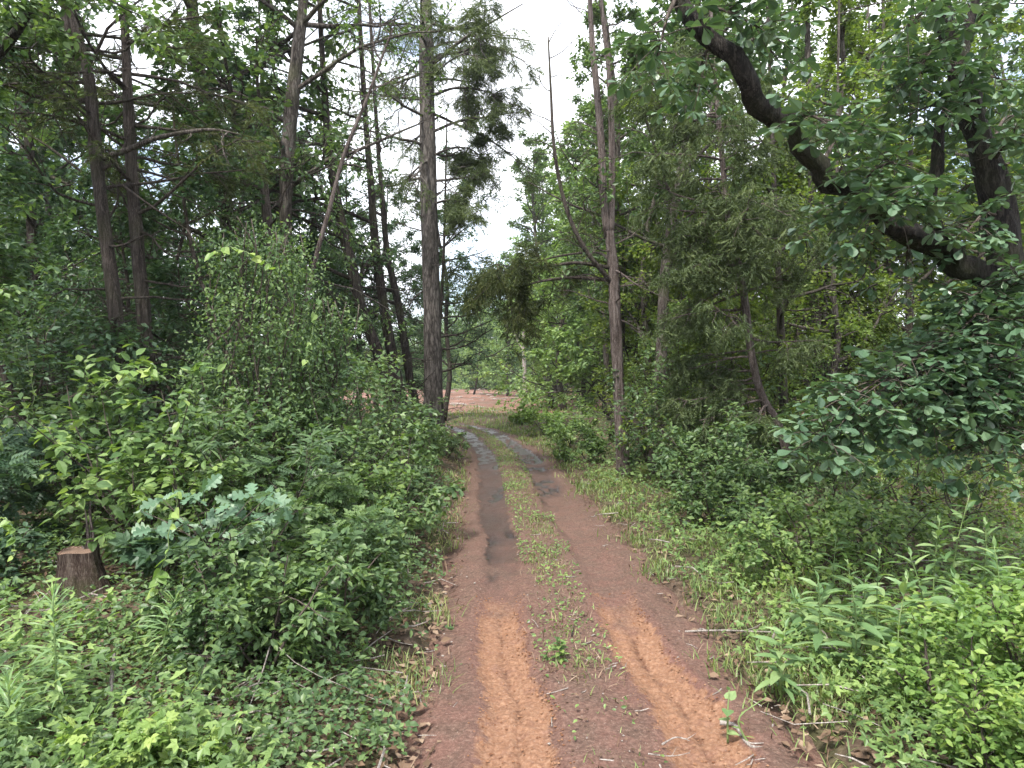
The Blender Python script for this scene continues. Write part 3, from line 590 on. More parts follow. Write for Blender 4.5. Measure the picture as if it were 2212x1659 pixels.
right_trunk([(1772, 950), (1768, 800), (1764, 650), (1758, 500), (1748, 200)], 16, 27, 14, 24, 'thick grey trunk wrapped in vines in the right woods')
right_trunk([(1790, 900), (1798, 836), (1809, 740), (1806, 690), (1800, 613), (1805, 520), (1808, 350)], 14, 14, 11, 25, 'slim crooked trunk with a bend at head height', bark='bark', n=9)
right_trunk([(1932, 1000), (1928, 900), (1924, 700), (1918, 500)], 17, 17, 13, 26, 'slim brown trunk left of the black one at right', n=9)
right_trunk([(1962, 1010), (1963, 850), (1964, 650), (1966, 500)], 15, 17, 13, 27, 'straight black trunk in the right woods before the clearing', bark='darkbark', n=9)
right_trunk([(2005, 900), (2003, 700), (2000, 500)], 19, 9, 11, 28, 'thinnest dark sapling trunk near the clearing at right', bark='darkbark', n=8)

# big oak at the right edge
OD = 6.6
def oak():
    g = np.random.default_rng(77)
    P = smooth_path(np.array(grounded([W(2330, 1080, OD), W(2232, 800, OD), W(2190, 640, OD), W(2168, 500, OD), W(2135, 367, OD), W(2095, 235, OD), W(2072, 150, OD), W(2038, 20, OD), W(2000, -160, OD)])), 50)
    o = P[0].copy(); o[2] = gz(o[0], o[1]); P = P - o
    root = thing('oak_tree', o, 'big dark oak at the right edge with a heavy limb reaching over the track', 'oak tree')
    b = MB(); tube(b, P, np.interp(np.linspace(0, 1, 50), [0, .15, .4, .7, .85, 1], [.22, .18, .14, .11, .085, .045]), 26, .2, 3); link('trunk', b.mesh('trunk', M['oakbark'], True), root)
    paths = []
    def limb(pts, r, n=26, sides=14):
        p = smooth_path(np.array(pts) - o, n); kk = np.arange(n) * .55; p = p + np.stack([vnoise(kk, kk * 0 + r[0] * 50, 3) - .5, vnoise(kk, kk * 0 + 9, 4) - .5, vnoise(kk, kk * 0 + r[0] * 70, 5) - .5], 1) * .11; q = MB(); tube(q, p, np.interp(np.linspace(0, 1, n), np.linspace(0, 1, len(r)), r), sides, .2, int(r[0] * 1000)); link('limb', q.mesh('limb', M['oakbark'], True), root); paths.append(p); return p
    main = limb([W(2195, 640, OD), W(2108, 590, OD - .1), W(2040, 545, OD - .2), W(1975, 500, OD - .35), W(1905, 462, OD - .5), W(1808, 390, OD - .7), W(1742, 335, OD - .8), W(1675, 260, OD - .9), W(1625, 193, OD - 1), W(1558, 110, OD - 1.05), W(1492, 30, OD - 1.1), W(1440, -60, OD - 1.1)],
                [.14, .125, .115, .11, .1, .09, .085, .08, .075, .07, .06, .05], 40, 18)
    limb([W(2005, 530, OD - .25), W(2020, 420, OD - .2), W(2035, 270, OD - .1), W(2060, 180, OD), W(2090, 80, OD + .1), W(2120, -60, OD + .2)], [.06, .058, .055, .05, .045, .03])
    # leafy boughs, each a limb that ends in leaf whorls
    boughs = [  # start, end, spread, number of side shoots
        ((1500, 40), (1420, 120), 5.4), ((1560, 115), (1500, 190), 6.7), ((1530, 75), (1640, 60), 5.4), ((1590, 150), (1680, 130), 6.7), 
        ((1680, 265), (1790, 270), 5.2),   ((1760, 350), (1850, 300), 6.7), ((1800, 385), (1930, 350), 5.4), ((1850, 420), (1800, 470), 6.7),
        ((1860, 425), (1900, 440), 5.3), ((1870, 430), (1950, 450), 5.4),  ((1905, 462), (1880, 540), 6.7), ((1920, 470), (1960, 560), 6.7),
        ((2040, 30), (1960, 60), 6.0), ((2060, 100), (1990, 140), 6.0), ((2050, 60), (2130, 40), 7.4), ((2075, 160), (1960, 180), 6.0), ((2095, 230), (2010, 230), 6.1), ((2080, 180), (2160, 170), 6.1), ((2110, 290), (2010, 290), 7.4),
        ((2140, 370), (2190, 300), 6.2), ((2150, 420), (2060, 420), 7.4), ((2168, 500), (2195, 420), 7.4), ((2130, 350), (2200, 250), 7.4), ((2160, 480), (2090, 500), 6.1),
        ((2190, 640), (2100, 640), 6.0), ((2195, 660), (2130, 690), 5.9), ((2192, 650), (2200, 600), 6.0), ((2195, 680), (2060, 730), 5.9),
        ((2205, 760), (2000, 800), 5.6), ((2205, 780), (1900, 830), 5.4), ((2205, 790), (1820, 870), 5.3), ((2205, 800), (1770, 950), 5.2), ((2210, 820), (1880, 920), 5.4), ((2210, 830), (1960, 930), 5.5), ((2210, 840), (2060, 900), 5.6), ((2212, 850), (2120, 960), 5.6), ((2212, 800), (2110, 830), 5.7), ((2212, 860), (2160, 1010), 5.5), ((2212, 760), (2170, 850), 5.7)]
    pos, dd, uu = [], [], []
    for (a, e, dz) in boughs:
        # start on the nearest wood
        s = W(a[0], a[1], OD) - o; allp = np.concatenate([P] + paths[:2]); s = allp[np.argmin(np.linalg.norm((allp - s) * np.array([1, .3, 1]), axis=1))]
        en = W(e[0], e[1], dz) - o; md = (s + en) / 2 + np.array([0, 0, .12 * np.linalg.norm(en - s)])
        p = smooth_path([s, md, en], 10); q = MB(); tube(q, p, np.linspace(.022, .006, 10), 6)
        sh = []; Lb = np.linalg.norm(en - s)
        for k in range(int(12 + 12 * Lb)):
            t = 1 - .75 * g.random() ** 1.2 if k else 1.0; c, dr = pathat(p, t)
            d0 = nrm(dr * .6 + nrm(cross(dr, [0, 0, 1.])) * g.normal() * .8 + g.normal(size=3) * .45); Ls = g.uniform(.12, .5); pp = smooth_path([c, c + d0 * Ls * .5, c + d0 * Ls + np.array([0, 0, -.04])], 5)
            tube(q, pp, np.linspace(.005, .002, 5), 4, cap=False)
            # whorl at the tip plus a few along the shoot
            for tip, m in ((pp[-1], g.integers(5, 8)), (pp[3], g.integers(2, 4)), (pp[1], g.integers(1, 3))):
                az = g.uniform(0, 6.28) + np.arange(m) * 6.283 / m + g.normal(size=m) * .3
                el = g.normal(-.25, .32, m); v = np.stack([np.cos(az) * np.cos(el), np.sin(az) * np.cos(el), np.sin(el)], 1) + d0 * .45
                pos.append(np.repeat(tip[None], m, 0) + v * .012); dd.append(nrm(v)); uu.append(nrm(np.array([0, 0, 1.]) + g.normal(size=(m, 3)) * .3 + d0 * -.2))
        link('limb', q.mesh('limb', M['twig'], True), root)
    pos = np.concatenate(pos); dd = np.concatenate(dd); uu = np.concatenate(uu); sz = .115 * g.uniform(.55, 1.2, len(pos))
    key = pos[:, 1] + o[1]; idx = np.argsort(key + g.normal(size=len(key)) * .12)[:300]; keep = np.ones(len(pos), bool); keep[idx] = False
    leaf_objs(root, 'obov', 'oak1', pos[idx], dd[idx], uu[idx], sz[idx])
    cb = MB(); leaves(cb, 'obov', pos[keep], dd[keep], uu[keep], sz[keep], g); tag(link('crown', cb.mesh('crown', M['oak']), root), kind='stuff')
    return root
oak()

# ------------------------------------------------------------------ woods behind: prototypes and copies
def proto_hard(seed, H, mat, bark, z0=.2, leafsize=.1, per=6, nl=16, ll=(1.4, 3.2), r=.1, label='', group='', tpl='rh', name='hardwood_tree'):
    g = np.random.default_rng(seed); P = [np.array([0, 60., -.05])]
    for k in range(6): P.append(P[-1] + np.array([g.normal() * .016 * H, g.normal() * .016 * H, H / 6]))
    z = gz(0, 60.); P = [p + np.array([0, 0, z]) for p in P]
    return make_tree(name, label, 'tree', P, [r * 1.2, r, r * .8, r * .55, r * .2], M[bark], seed, sides=10, npt=20, group=group,
                     limbs=[dict(n=nl, t0=z0, t1=.97, len=ll, up=.35, spec=HARD, r=.045, cone=True)], leaf=OV(mat, per, leafsize, tpl, jit=.07))
GL = 'trees standing deep in the woods left of the track'; GR = 'trees standing deep in the woods right of the track'
LL = 'slender shaded hardwood'; LR = 'slender backlit hardwood'
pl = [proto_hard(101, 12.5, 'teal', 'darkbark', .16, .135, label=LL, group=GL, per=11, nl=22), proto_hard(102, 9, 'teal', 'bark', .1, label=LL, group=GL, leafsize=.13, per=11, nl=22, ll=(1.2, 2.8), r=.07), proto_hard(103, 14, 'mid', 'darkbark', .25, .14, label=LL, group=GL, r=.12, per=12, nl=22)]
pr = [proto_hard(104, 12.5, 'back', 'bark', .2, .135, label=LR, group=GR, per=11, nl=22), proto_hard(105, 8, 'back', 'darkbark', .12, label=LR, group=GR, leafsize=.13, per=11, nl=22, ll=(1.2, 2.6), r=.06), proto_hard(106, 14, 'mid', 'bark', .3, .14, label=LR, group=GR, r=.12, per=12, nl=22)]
ORD = 'nearest,second nearest,third nearest,fourth nearest,fifth nearest,sixth nearest,seventh nearest,eighth nearest,ninth nearest,tenth nearest,eleventh nearest,twelfth nearest,thirteenth nearest,fourteenth nearest,fifteenth nearest'.split(',')
MARKS = [(40, 'the left picture edge'), (240, 'the slim cedar pair'), (440, 'the layered shrub'), (570, 'the honeysuckle mound'), (690, 'the leaning dead pole'), (790, 'the leaning dark trunks'), (880, 'the thin leaning trunk'), (960, 'the tall pine'),
         (1040, 'the bend of the track'), (1130, 'the pale field tree'), (1220, 'the yellow green bushes'), (1330, 'the forked red cedar'), (1450, 'the dense right bushes'), (1600, 'the olive cedar'), (1765, 'the vine wrapped trunk'), (1880, 'the oak limb'), (1965, 'the straight black trunk'), (2080, 'the oak boughs'), (2190, 'the big oak trunk')]
def scatter(protos, spots, label, group, g, s0=.85, s1=1.15):
    used = [False] * len(protos); cnt = {}
    for q_ in sorted(spots, key=lambda q: q[1]):
        x, y, k = q_[:3]
        mk = min(MARKS, key=lambda m_: abs(m_[0] - (1106 + x / y * FV)))[1]; c = cnt.get(mk, 0); cnt[mk] = c + 1; label_ = label; label = label + ' beyond ' + mk + ', ' + ORD[min(c, 14)]
        o = protos[k]; loc = (x, y, gz(x, y)); rz = g.uniform(0, 6.28); sc = q_[3] if len(q_) > 3 else g.uniform(s0, s1)
        if not used[k]: used[k] = True; o.location = loc; o.rotation_euler = (0, 0, rz); o.scale = (sc,) * 3; o['label'] = label; o['group'] = group
        else: dup(o, loc, rz, sc, label, group)
        label = label_
g = np.random.default_rng(5)
def spots(n, xr, yr, ks, g, mind=1.6, keep=lambda x, y: True):
    r = []; tries = 0
    while len(r) < n and tries < 4000:
        tries += 1; y = g.uniform(*yr); x = g.uniform(*xr)
        if abs(x) > y * .76 + 1.5 or not keep(x, y): continue
        pp_ = 1106 + x / y * FV
        if (y < 22 and 700 < pp_ < 1000) or (y < 14.5 and 1250 < pp_ < 1400): continue      # room round the pine and the forked cedar
        if any((x - a) ** 2 + (y - b) ** 2 < mind ** 2 for a, b, _ in r): continue
        r.append((x, y, int(g.choice(ks))))
    return r
scatter(pl, spots(19, (-24, -3.2), (13, 31), [0, 1, 1, 2], g, mind=1.4, keep=lambda x, y: x < float(xc(y)) - 2.4) + [(-3.2, 33, 0), (-4.6, 36, 1), (-6.5, 35, 0)], LL, GL, g)
scatter(pr, spots(32, (2.2, 24), (15, 33), [0, 1, 2], g, mind=1.6, keep=lambda x, y: x > float(xc(y)) + 2.8 + 3.2 * float(sstep(20, 25, y))) + [(4.0, 27, 2), (4.6, 31, 2), (3.1, 21.5, 2), (5.2, 24, 2), (2.6, 47, 2, 1.3)], LR, GR, g)
# trees at the edge of the clearing
GM = 'trees along the far right edge of the cleared field'; LM = 'pale green field edge tree'
pm = [proto_hard(107, 15, 'sunlit', 'bark', .04, .24, 8, nl=26, ll=(2.2, 4.2), r=.14, label=LM, group=GM), proto_hard(108, 11, 'sunlit', 'bark', .03, .24, 8, nl=26, ll=(2, 3.6), r=.1, label=LM, group=GM)]
scatter(pm, [(3.9, 38, 1), (3.3, 45, 0, 1.2), (2.9, 53, 0, 1.2), (-.4, 78, 0, 1.05), (1.5, 82, 0, 1.1), (4.6, 35, 1, 1.1), (-4.5, 84, 1, .9), (4.6, 42, 0), (6, 47, 1), (5, 54, 0), (3.4, 48, 1), (4.2, 60, 0), (2.6, 84, 0), (5.6, 66, 1), (7.5, 40, 1), (8, 60, 0), (7.5, 70, 1), (11, 66, 0), (3.9, 76, 0), (9, 82, 0), (13, 52, 0), (16, 62, 1), (6, 92, 0), (18, 75, 0), (22, 58, 0), (10, 100, 0)], LM, GM, g, .8, 1.1)
# far treeline
GF = 'trees of the far woods beyond the cleared field'; LF = 'hazy far woods tree'
def proto_far(seed, H):
    g = np.random.default_rng(seed); z = gz(0, 60); root = thing('far_tree', (0, 60, z), LF, 'tree', GF)
    b = MB(); P = np.array([(0, 0, -.2), (g.normal() * .2, 0, H * .3), (g.normal() * .4, 0, H * .65), (g.normal() * .4, 0, H * .92)]); tube(b, smooth_path(P, 8), np.linspace(.22, .05, 8), 7); link('trunk', b.mesh('trunk', M['bark'], True), root)
    cs = []
    for k in range(38):
        h = g.uniform(.02, 1.0); a = g.uniform(0, 6.28); rr = H * .3 * math.sin(min(1, (1.08 - h) * 1.35) * PI / 2) * math.sqrt(g.random()); cs.append((math.cos(a) * rr, math.sin(a) * rr, H * h, H * g.uniform(.06, .12)))
    pos = []
    for (x, y, zz, s) in cs:
        v = nrm(g.normal(size=(140, 3))) * s * g.uniform(.55, 1.05, (140, 1)) * np.array([1.25, 1.25, .8]); pos.append(v + np.array([x, y, zz]))
    pos = np.concatenate(pos); pos = pos[pos[:, 2] > .2]; c = MB()
    leaves(c, 'rh', pos, nrm(g.normal(size=pos.shape) + np.array([0, 0, -.3])), nrm(np.array([0, 0, 1.]) + g.normal(size=pos.shape) * .5), .42 * g.uniform(.6, 1.3, len(pos)), g)
    link('crown', c.mesh('crown', M['far']), root); return root
pf = [proto_far(201, 17), proto_far(202, 13), proto_far(203, 10)]
fs = []
for k in range(60):
    x = -100 + k * 3.4 + g.normal() * .8; fs.append((x, 146 + g.normal() * 4, (2 if k % 3 else 1) if x < -22 else int(g.integers(0, 2)), g.uniform(.8, 1.1)))
for k in range(50): x = -75 + k * 3.0 + g.normal() * .8; fs.append((x, 135 + g.normal() * 2.5, 2, g.uniform(.7, 1.0)))
for k in range(30): x = -40 + k * 2.4 + g.normal() * .6; fs.append((x, 126 + g.normal() * 2, 2, g.uniform(.35, .6)))
fs += [(-13.5, 118, 0, .72), (-11, 122, 0, .85), (-8.6, 116, 0, .9), (-6.4, 121, 0, 1.0), (-4.4, 115, 0, 1.05), (-2.4, 119, 0, 1.15), (-.4, 113, 0, 1.2), (1.4, 117, 0, 1.2), (-16.5, 121, 0, .65), (-20, 118, 1, .7)]
scatter(pf, fs, LF, GF, g, .7, 1.05)
# bare poles left standing in the field
make_tree('hardwood_tree', 'pale bare tree left standing in the cleared field', 'tree', up_to(grounded(vpath([(1135, 862), (1133, 800), (1131, 740), (1133, 690)], 68)), 14), [.2, .17, .14, .05], M['deadwood'], 41,
          limbs=[dict(n=10, t0=.3, t1=.98, len=(1.5, 3.5), up=.8, spec=HARD, r=.07)], leaf=OV('far', 3, .2, 'rh'))
for (px, lb, s) in ((1153, 'dark bare post trunk beside the pale tree in the field', 42), (1146, 'thin bent dark trunk leaning on the post in the field', 43)):
    make_tree('dead_tree', lb, 'tree', grounded(vpath([(px, 856), (px + (4 if s == 43 else 1), 800), (px + (12 if s == 43 else 0), 775)], 66)), [.13, .12, .06] if s == 42 else [.08, .07, .04], M['darkbark'], s, limbs=[dict(n=2, t0=.6, t1=.95, len=(.5, 1.2), up=.9, spec=DEAD, r=.03, bare=True)])

# ------------------------------------------------------------------ understorey saplings and shrubs
UND = {'minr': .002, 0: dict(seg=6, wob=.15, trop=.03, n=7, ang=.9, len=.5, flat=.5, leafy=True, **{'from': .15}), 1: dict(seg=4, wob=.2, trop=-.02, n=4, ang=.8, len=.5, flat=.6, leafy=True, **{'from': .15}), 2: dict(seg=3, wob=.2, trop=-.05)}
def proto_under(seed, H, mat, label, group, size=.085, per=6, nl=22, tpl='rh', ll=(.9, 1.9), r=.035, z0=.06):
    g = np.random.default_rng(seed); z = gz(0, 60.); P = [np.array([0, 60., z - .05])]
    for k in range(5): P.append(P[-1] + np.array([g.normal() * .04 * H, g.normal() * .04 * H, H / 5]))
    return make_tree('sapling', label, 'sapling', P, [r * 1.2, r, r * .7, r * .3], M['twig'], seed, sides=7, npt=16, group=group, flare=1.1,
                     limbs=[dict(n=nl, t0=z0, t1=.97, len=ll, up=.25, spec=UND, r=.018, cone=True)], leaf=OV(mat, per, size, tpl, jit=.05, flat=1.0))
GUL = 'leafy saplings filling the left woods'; LUL = 'leafy shaded sapling'
GUR = 'leafy saplings filling the right woods'; LUR = 'leafy backlit sapling'
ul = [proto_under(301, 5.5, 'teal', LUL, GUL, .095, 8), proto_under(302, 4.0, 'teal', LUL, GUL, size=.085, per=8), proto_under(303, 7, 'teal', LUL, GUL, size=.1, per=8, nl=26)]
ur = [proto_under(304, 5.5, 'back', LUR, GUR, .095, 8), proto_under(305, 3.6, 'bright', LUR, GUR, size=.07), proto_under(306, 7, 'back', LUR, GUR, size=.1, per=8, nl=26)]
g = np.random.default_rng(8)
scatter(ul, spots(44, (-22, -3.0), (8.5, 29), [0, 0, 1, 2], g, mind=1.3, keep=lambda x, y: x < float(xc(y)) - 2.6 and x > -y * .8), LUL, GUL, g)
scatter(ur, spots(34, (2.6, 22), (12.5, 30), [0, 1, 1, 2], g, mind=1.4, keep=lambda x, y: x > float(xc(y)) + 2.6 + 3 * float(sstep(20, 25, y))), LUR, GUR, g)

def bush(px, py_top, d, label, seed, mat, spread, stems, size, per, tpl='ov', name='shrub', group=None, **kw):
    x = (px - 1106.) / FV * d; z = CAMH + (815. - py_top) / FV * d; H = max(.35, z - gz(x, d))
    if tpl == 'ov' and d > 8: tpl = 'rh'; size *= 1.1
    return make_bush(name, label, 'shrub', (x, d), seed, H, spread, stems, dict(tpl=tpl, mat=mat, per=per, size=size, **kw), group)
# left of the track, near to far
bush(330, 800, 6.3, 'broad leaved shrub with layered light green boughs at left', 401, 'bright', 1.1, 7, .11, 5, singles=280, smat='bright1')
bush(180, 900, 7.2, 'dark broad leaved shrub behind the layered light green one', 402, 'mid', 1.1, 7, .1, 5)
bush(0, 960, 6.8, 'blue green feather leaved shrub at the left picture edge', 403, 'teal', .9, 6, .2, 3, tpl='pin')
bush(560, 930, 6.6, 'dense mid green shrub between the layered shrub and the track', 404, 'mid', 1.0, 8, .11, 5, tpl='lance')
bush(700, 800, 8.2, 'tall arching shrub with small leaves beside the track', 405, 'mid', 1.0, 8, .075, 7)
bush(830, 930, 8.6, 'shrub leaning out over the left track edge', 406, 'mid', .8, 7, .1, 5, tpl='obov')
bush(890, 900, 12, 'dark shrub at the left track edge before the leaning trunks', 407, 'mid', .9, 7, .085, 6)
bush(960, 935, 17, 'small bush at the foot of the tall pine', 408, 'mid', .6, 6, .08, 5)
bush(880, 860, 15, 'leafy bush among the leaning trunks', 409, 'mid', 1.0, 7, .085, 6)
bush(780, 1170, 6.4, 'low dark bush with glossy leaves at the foot of the left bank', 410, 'mid', .7, 7, .08, 5)
bush(620, 1180, 5.4, 'low bush with light tips on the left bank', 411, 'mid', .7, 7, .07, 6)
bush(480, 1130, 5.8, 'dark low bush behind the pale oak sprig', 412, 'teal', .45, 7, .13, 3, tpl='five')
bush(-30, 1160, 5.6, 'shaded bush left of the tree stump', 413, 'teal', .5, 6, .08, 6)
bush(440, 780, 9, 'dark shrub under the two slim cedar trunks', 414, 'teal', 1.2, 8, .085, 6)
bush(120, 760, 9.5, 'dark shrub deep behind the left picture edge', 415, 'teal', 1.3, 8, .085, 6)
bush(850, 1080, 7.4, 'low leafy bush hugging the left track edge', 416, 'mid', .55, 6, .085, 5)
for q in ((520, 1060, 5.2, 'leafy bush just right of the pale oak sapling', 441, 'mid', .6, 7, .075, 6), (690, 1050, 6.0, 'rounded bush halfway down the left bank', 442, 'mid', .7, 8, .15, 3, 'pin'), (620, 1250, 4.7, 'low bush where the bank meets the vines', 443, 'bright', .5, 7, .09, 5, 'lance'),
          (800, 1000, 7.6, 'bright tipped bush crowding the left track edge', 444, 'bright', .7, 7, .08, 5), (345, 960, 6.0, 'light green bush in front of the layered shrub', 445, 'bright', .7, 7, .09, 5), (420, 880, 7.4, 'tall leafy shrub left of the honeysuckle mound', 446, 'mid', .9, 8, .08, 6, 'heart'),
          (60, 700, 8.6, 'tall dark shrub at the left picture edge', 447, 'mid', 1.0, 8, .085, 6), (880, 1010, 10.5, 'bush at the left track edge below the leaning trunks', 448, 'mid', .6, 7, .08, 6), (760, 1260, 5.2, 'small bush beside the left grass tufts', 449, 'mid', .4, 6, .06, 6)): bush(*q)
for q in ((440, 1265, 4.5, 'small bush in the vines under the greenbrier', 467, 'mid', .4, 7, .06, 6), (700, 1170, 5.1, 'leafy bush low on the bank above the grass tufts', 465, 'mid', .55, 7, .07, 6), (560, 1210, 4.5, 'bush standing in the vines below the pale oak sapling', 466, 'mid', .5, 7, .065, 6), (640, 730, 9.6, 'tall shrub right behind the honeysuckle mound', 461, 'mid', 1.0, 9, .085, 6), (765, 760, 10.6, 'tall shrub below the leaning dead pole', 462, 'mid', 1.0, 9, .08, 6), (855, 860, 12.6, 'shrub wrapped round the leaning dark trunks', 463, 'mid', .9, 8, .085, 6), (480, 720, 10, 'tall shaded shrub behind the cedar pair and the mound', 464, 'teal', 1.2, 9, .09, 6)): bush(*q)
# right of the track
bush(1180, 880, 24, 'sunlit yellow green bush where the woods open on the field', 421, 'yellow', 1.3, 9, .1, 6)
bush(1130, 905, 29, 'small sunlit bush at the bend of the track', 422, 'yellow', .8, 8, .1, 5)
bush(1230, 900, 20, 'bright bush right of the bend of the track', 423, 'bright', 1.1, 8, .1, 6)
bush(1270, 940, 16.5, 'light green bush behind the red cedar trunk', 424, 'bright', .8, 7, .09, 6)
bush(1490, 960, 12.5, 'dark dense bush right of the red cedar trunk', 425, 'mid', 1.0, 8, .07, 6, tpl='heart')
bush(1530, 930, 11, 'dense shrub under the olive cedar', 426, 'mid', 1.0, 8, .08, 6)
bush(1640, 980, 9.6, 'shrub with rounded leaves at the foot of the leaning cedar', 427, 'mid', .9, 8, .085, 6, tpl='obov')
bush(1545, 1030, 9.2, 'low shrub with heart shaped leaves on the right verge', 428, 'mid', .7, 7, .08, 6)
bush(1740, 1075, 7.0, 'light green bush with layered sprays of leaves at right', 429, 'bright', .85, 8, .075, 6, singles=200, smat='bright1')
bush(1890, 1100, 7.2, 'second light green bush below the oak bough', 430, 'bright', .6, 7, .07, 6)
bush(1900, 960, 11, 'thin twiggy bush below the oak bough', 431, 'back', 1.2, 8, .07, 4)
bush(2080, 1000, 9, 'brownish thin bush at the right picture edge', 432, 'back', 1.2, 9, .06, 4)
bush(1800, 930, 13, 'shaded bush between the right trunks', 433, 'mid', 1.2, 8, .085, 6)
bush(2235, 1270, 4.1, 'yellow green small leaved bush at the right picture edge', 434, 'yellow', .42, 9, .055, 7, singles=250, smat='yellow1')
bush(2190, 1500, 3.2, 'lowest yellow green bush in the bottom right corner', 435, 'yellow', .4, 9, .05, 7, singles=250, smat='yellow1')
bush(2070, 1390, 3.9, 'light bush before the tall weeds at right', 436, 'yellow', .35, 7, .05, 6)
bush(1410, 1000, 15.6, 'shaded bush close behind the red cedar trunk', 437, 'mid', .9, 7, .08, 6)
for q in ((1420, 800, 13.5, 'green sapling clump behind the red cedar trunk at right', 451, 'mid', 1.1, 9, .085, 6), (1530, 760, 12.6, 'leafy clump among the lower olive cedar boughs', 452, 'mid', 1.0, 8, .085, 6), (1660, 700, 13.2, 'backlit clump behind the leaning cedar trunk', 453, 'back', 1.2, 9, .09, 6), (1850, 700, 14.5, 'backlit clump between the slim right trunks', 454, 'back', 1.3, 9, .09, 6), (1740, 850, 11.5, 'light green clump below the oak limb', 455, 'bright', .9, 8, .085, 6)): bush(*q)
for q in ((1560, 890, 10.6, 'leafy shrub at the grass edge below the olive cedar', 471, 'mid', .8, 8, .08, 6), (1790, 960, 9.2, 'shrub below the oak limb behind the layered bush', 472, 'mid', .9, 8, .08, 6), (1960, 960, 9.8, 'light shrub before the straight black trunk', 473, 'bright', 1.0, 8, .075, 5)): bush(*q)
bush(1590, 860, 14, 'tall shaded shrub behind the olive cedar', 438, 'mid', 1.2, 8, .085, 6)
bush(270, 1590, 3.2, 'yellow green bush at the bottom left picture edge', 439, 'yellow', .2, 5, .06, 4, tpl='five', singles=150, smat='yellow1')

# mass of small leaved vine over a snag
def vine_mass(name, label, px, py0, py1, d, rx, ry, n, size, mat, seed):
    g = np.random.default_rng(seed); x = (px - 1106.) / FV * d; zt = CAMH + (815. - py0) / FV * d; zb = gz(x, d); root = thing(name, (x, d, zb), label, 'vine')
    H = zt - zb; b = MB()
    for k in range(16):
        a = g.uniform(0, 6.28); p = [np.array([math.cos(a) * .15, math.sin(a) * .15, 0])]
        for i in range(7): p.append(p[-1] + np.array([g.normal() * .13, g.normal() * .13, H / 7]))
        tube(b, smooth_path(p, 16), np.linspace(.018, .006, 16), 5)
    link('stem', b.mesh('stem', M['twig'], True), root)
    c = []
    for k in range(170):
        h = g.uniform(.05, 1.0); a = g.uniform(0, 6.28); f = (1 - .55 * h ** 2) * g.uniform(.55, 1.05); q = np.array([math.cos(a) * rx * f, math.sin(a) * ry * f, H * h]); m = n // 170
        v = g.normal(size=(m, 3)) * np.array([.16, .16, .1]); v[:, 2] -= np.abs(g.normal(size=m)) * .22 * (g.random(m) < .5); c.append(q + v)
    p = np.concatenate(c); p = p[p[:, 2] > .05]; dd = nrm(g.normal(size=p.shape) + np.array([0, -.2, -.5])); uu = nrm(np.array([0, -.25, 1.]) + g.normal(size=p.shape) * .45)
    cb = MB(); leaves(cb, 'ov', p, dd, uu, size * g.uniform(.6, 1.3, len(p)), g); tag(link('foliage', cb.mesh('foliage', M[mat]), root), kind='stuff')
vine_mass('honeysuckle_mass', 'mound of small leaved honeysuckle smothering a snag at left', 565, 500, 850, 8.3, .95, .8, 13000, .05, 'mid', 51)
vine_mass('honeysuckle_mass', 'lower honeysuckle curtain beside the taller mound', 660, 650, 900, 9.2, .8, .6, 7000, .05, 'mid', 52)

# ------------------------------------------------------------------ stump, weeds, vines, sticks
def stump():
    x, y, _ = W(178, 1290, 5.6); z = gz(x, y); root = thing('tree_stump', (x, y, z - .03), 'sawn tree stump with rough grey bark among leaves at left', 'stump'); g = np.random.default_rng(6)
    n = 40; hs = np.array([0, .05, .12, .22, .32, .385]); a = np.arange(n) * 2 * PI / n; V = []
    for i, h in enumerate(hs):
        rr = (.265 - .10 * min(h / .3, 1) ** .6) * (1 + .10 * (vnoise(np.cos(a) * 2 + 9, np.sin(a) * 2 + h, 3) - .5) * 2 + .07 * ((vnoise(a * 5, a * 0 + h * 2, 5) - .5)) + .05 * np.sign(np.sin(a * 13)) * (vnoise(a * 2, a * 0, 9)))
        V.append(np.stack([np.cos(a) * rr, np.sin(a) * rr, np.full(n, h) + (0 if i < 5 else .012 * np.sin(a * 3))], 1))
    V = np.concatenate(V); t = []
    for i in range(len(hs) - 1):
        for j in range(n): k = (j + 1) % n; t += [(i * n + j, i * n + k, i * n + n + k), (i * n + j, i * n + n + k, i * n + n + j)]
    b = MB(); b.add(V, t); link('bark', b.mesh('bark', M['stumpbark'], False), root)
    m, tr, o = newmat('stump_cut_wood'); tc = N(tr, "ShaderNodeTexCoord"); wv = N(tr, "ShaderNodeTexWave", wave_type='RINGS', rings_direction='Z'); wv.inputs['Scale'].default_value = 22; wv.inputs['Distortion'].default_value = 3; tr.links.new(tc.outputs['Object'], wv.inputs['Vector'])
    c = ramp(tr, wv.outputs['Fac'], [(0, (.06, .034, .022)), (.6, (.13, .078, .052)), (1, (.21, .145, .105))]); pb = N(tr, "ShaderNodeBsdfPrincipled"); tr.links.new(c, pb.inputs['Base Color']); pb.inputs['Roughness'].default_value = .95; tr.links.new(pb.outputs[0], o.inputs['Surface'])
    rg = V[-n:] * np.array([.93, .93, 1]); c2 = np.vstack([V[-n:], rg, [[0, 0, .36]]]); tt = []
    for j in range(n): k = (j + 1) % n; tt += [(j, k, n + k), (j, n + k, n + j), (n + j, n + k, 2 * n)]
    c2[n:2 * n, 2] -= .012; b = MB(); b.add(c2, tt); link('cut_face', b.mesh('cut_face', m), root)
    # splintered holding wood left standing at the back edge
    b = MB()
    for k in range(9):
        px, py = .02 + .016 * k - .05, .12 + g.normal() * .012; h = .4 * math.exp(-((k - 5) / 2.2) ** 2) + .04
        tube(b, [(px, py, .33), (px + g.normal() * .004, py, .33 + h * .6), (px + g.normal() * .01, py, .35 + h)], [.016, .013, .004], 5)
    link('splinter', b.mesh('splinter', M['redwood']), root); root.scale = (.84, .84, .9); root.rotation_euler = (.05, -.06, 0)
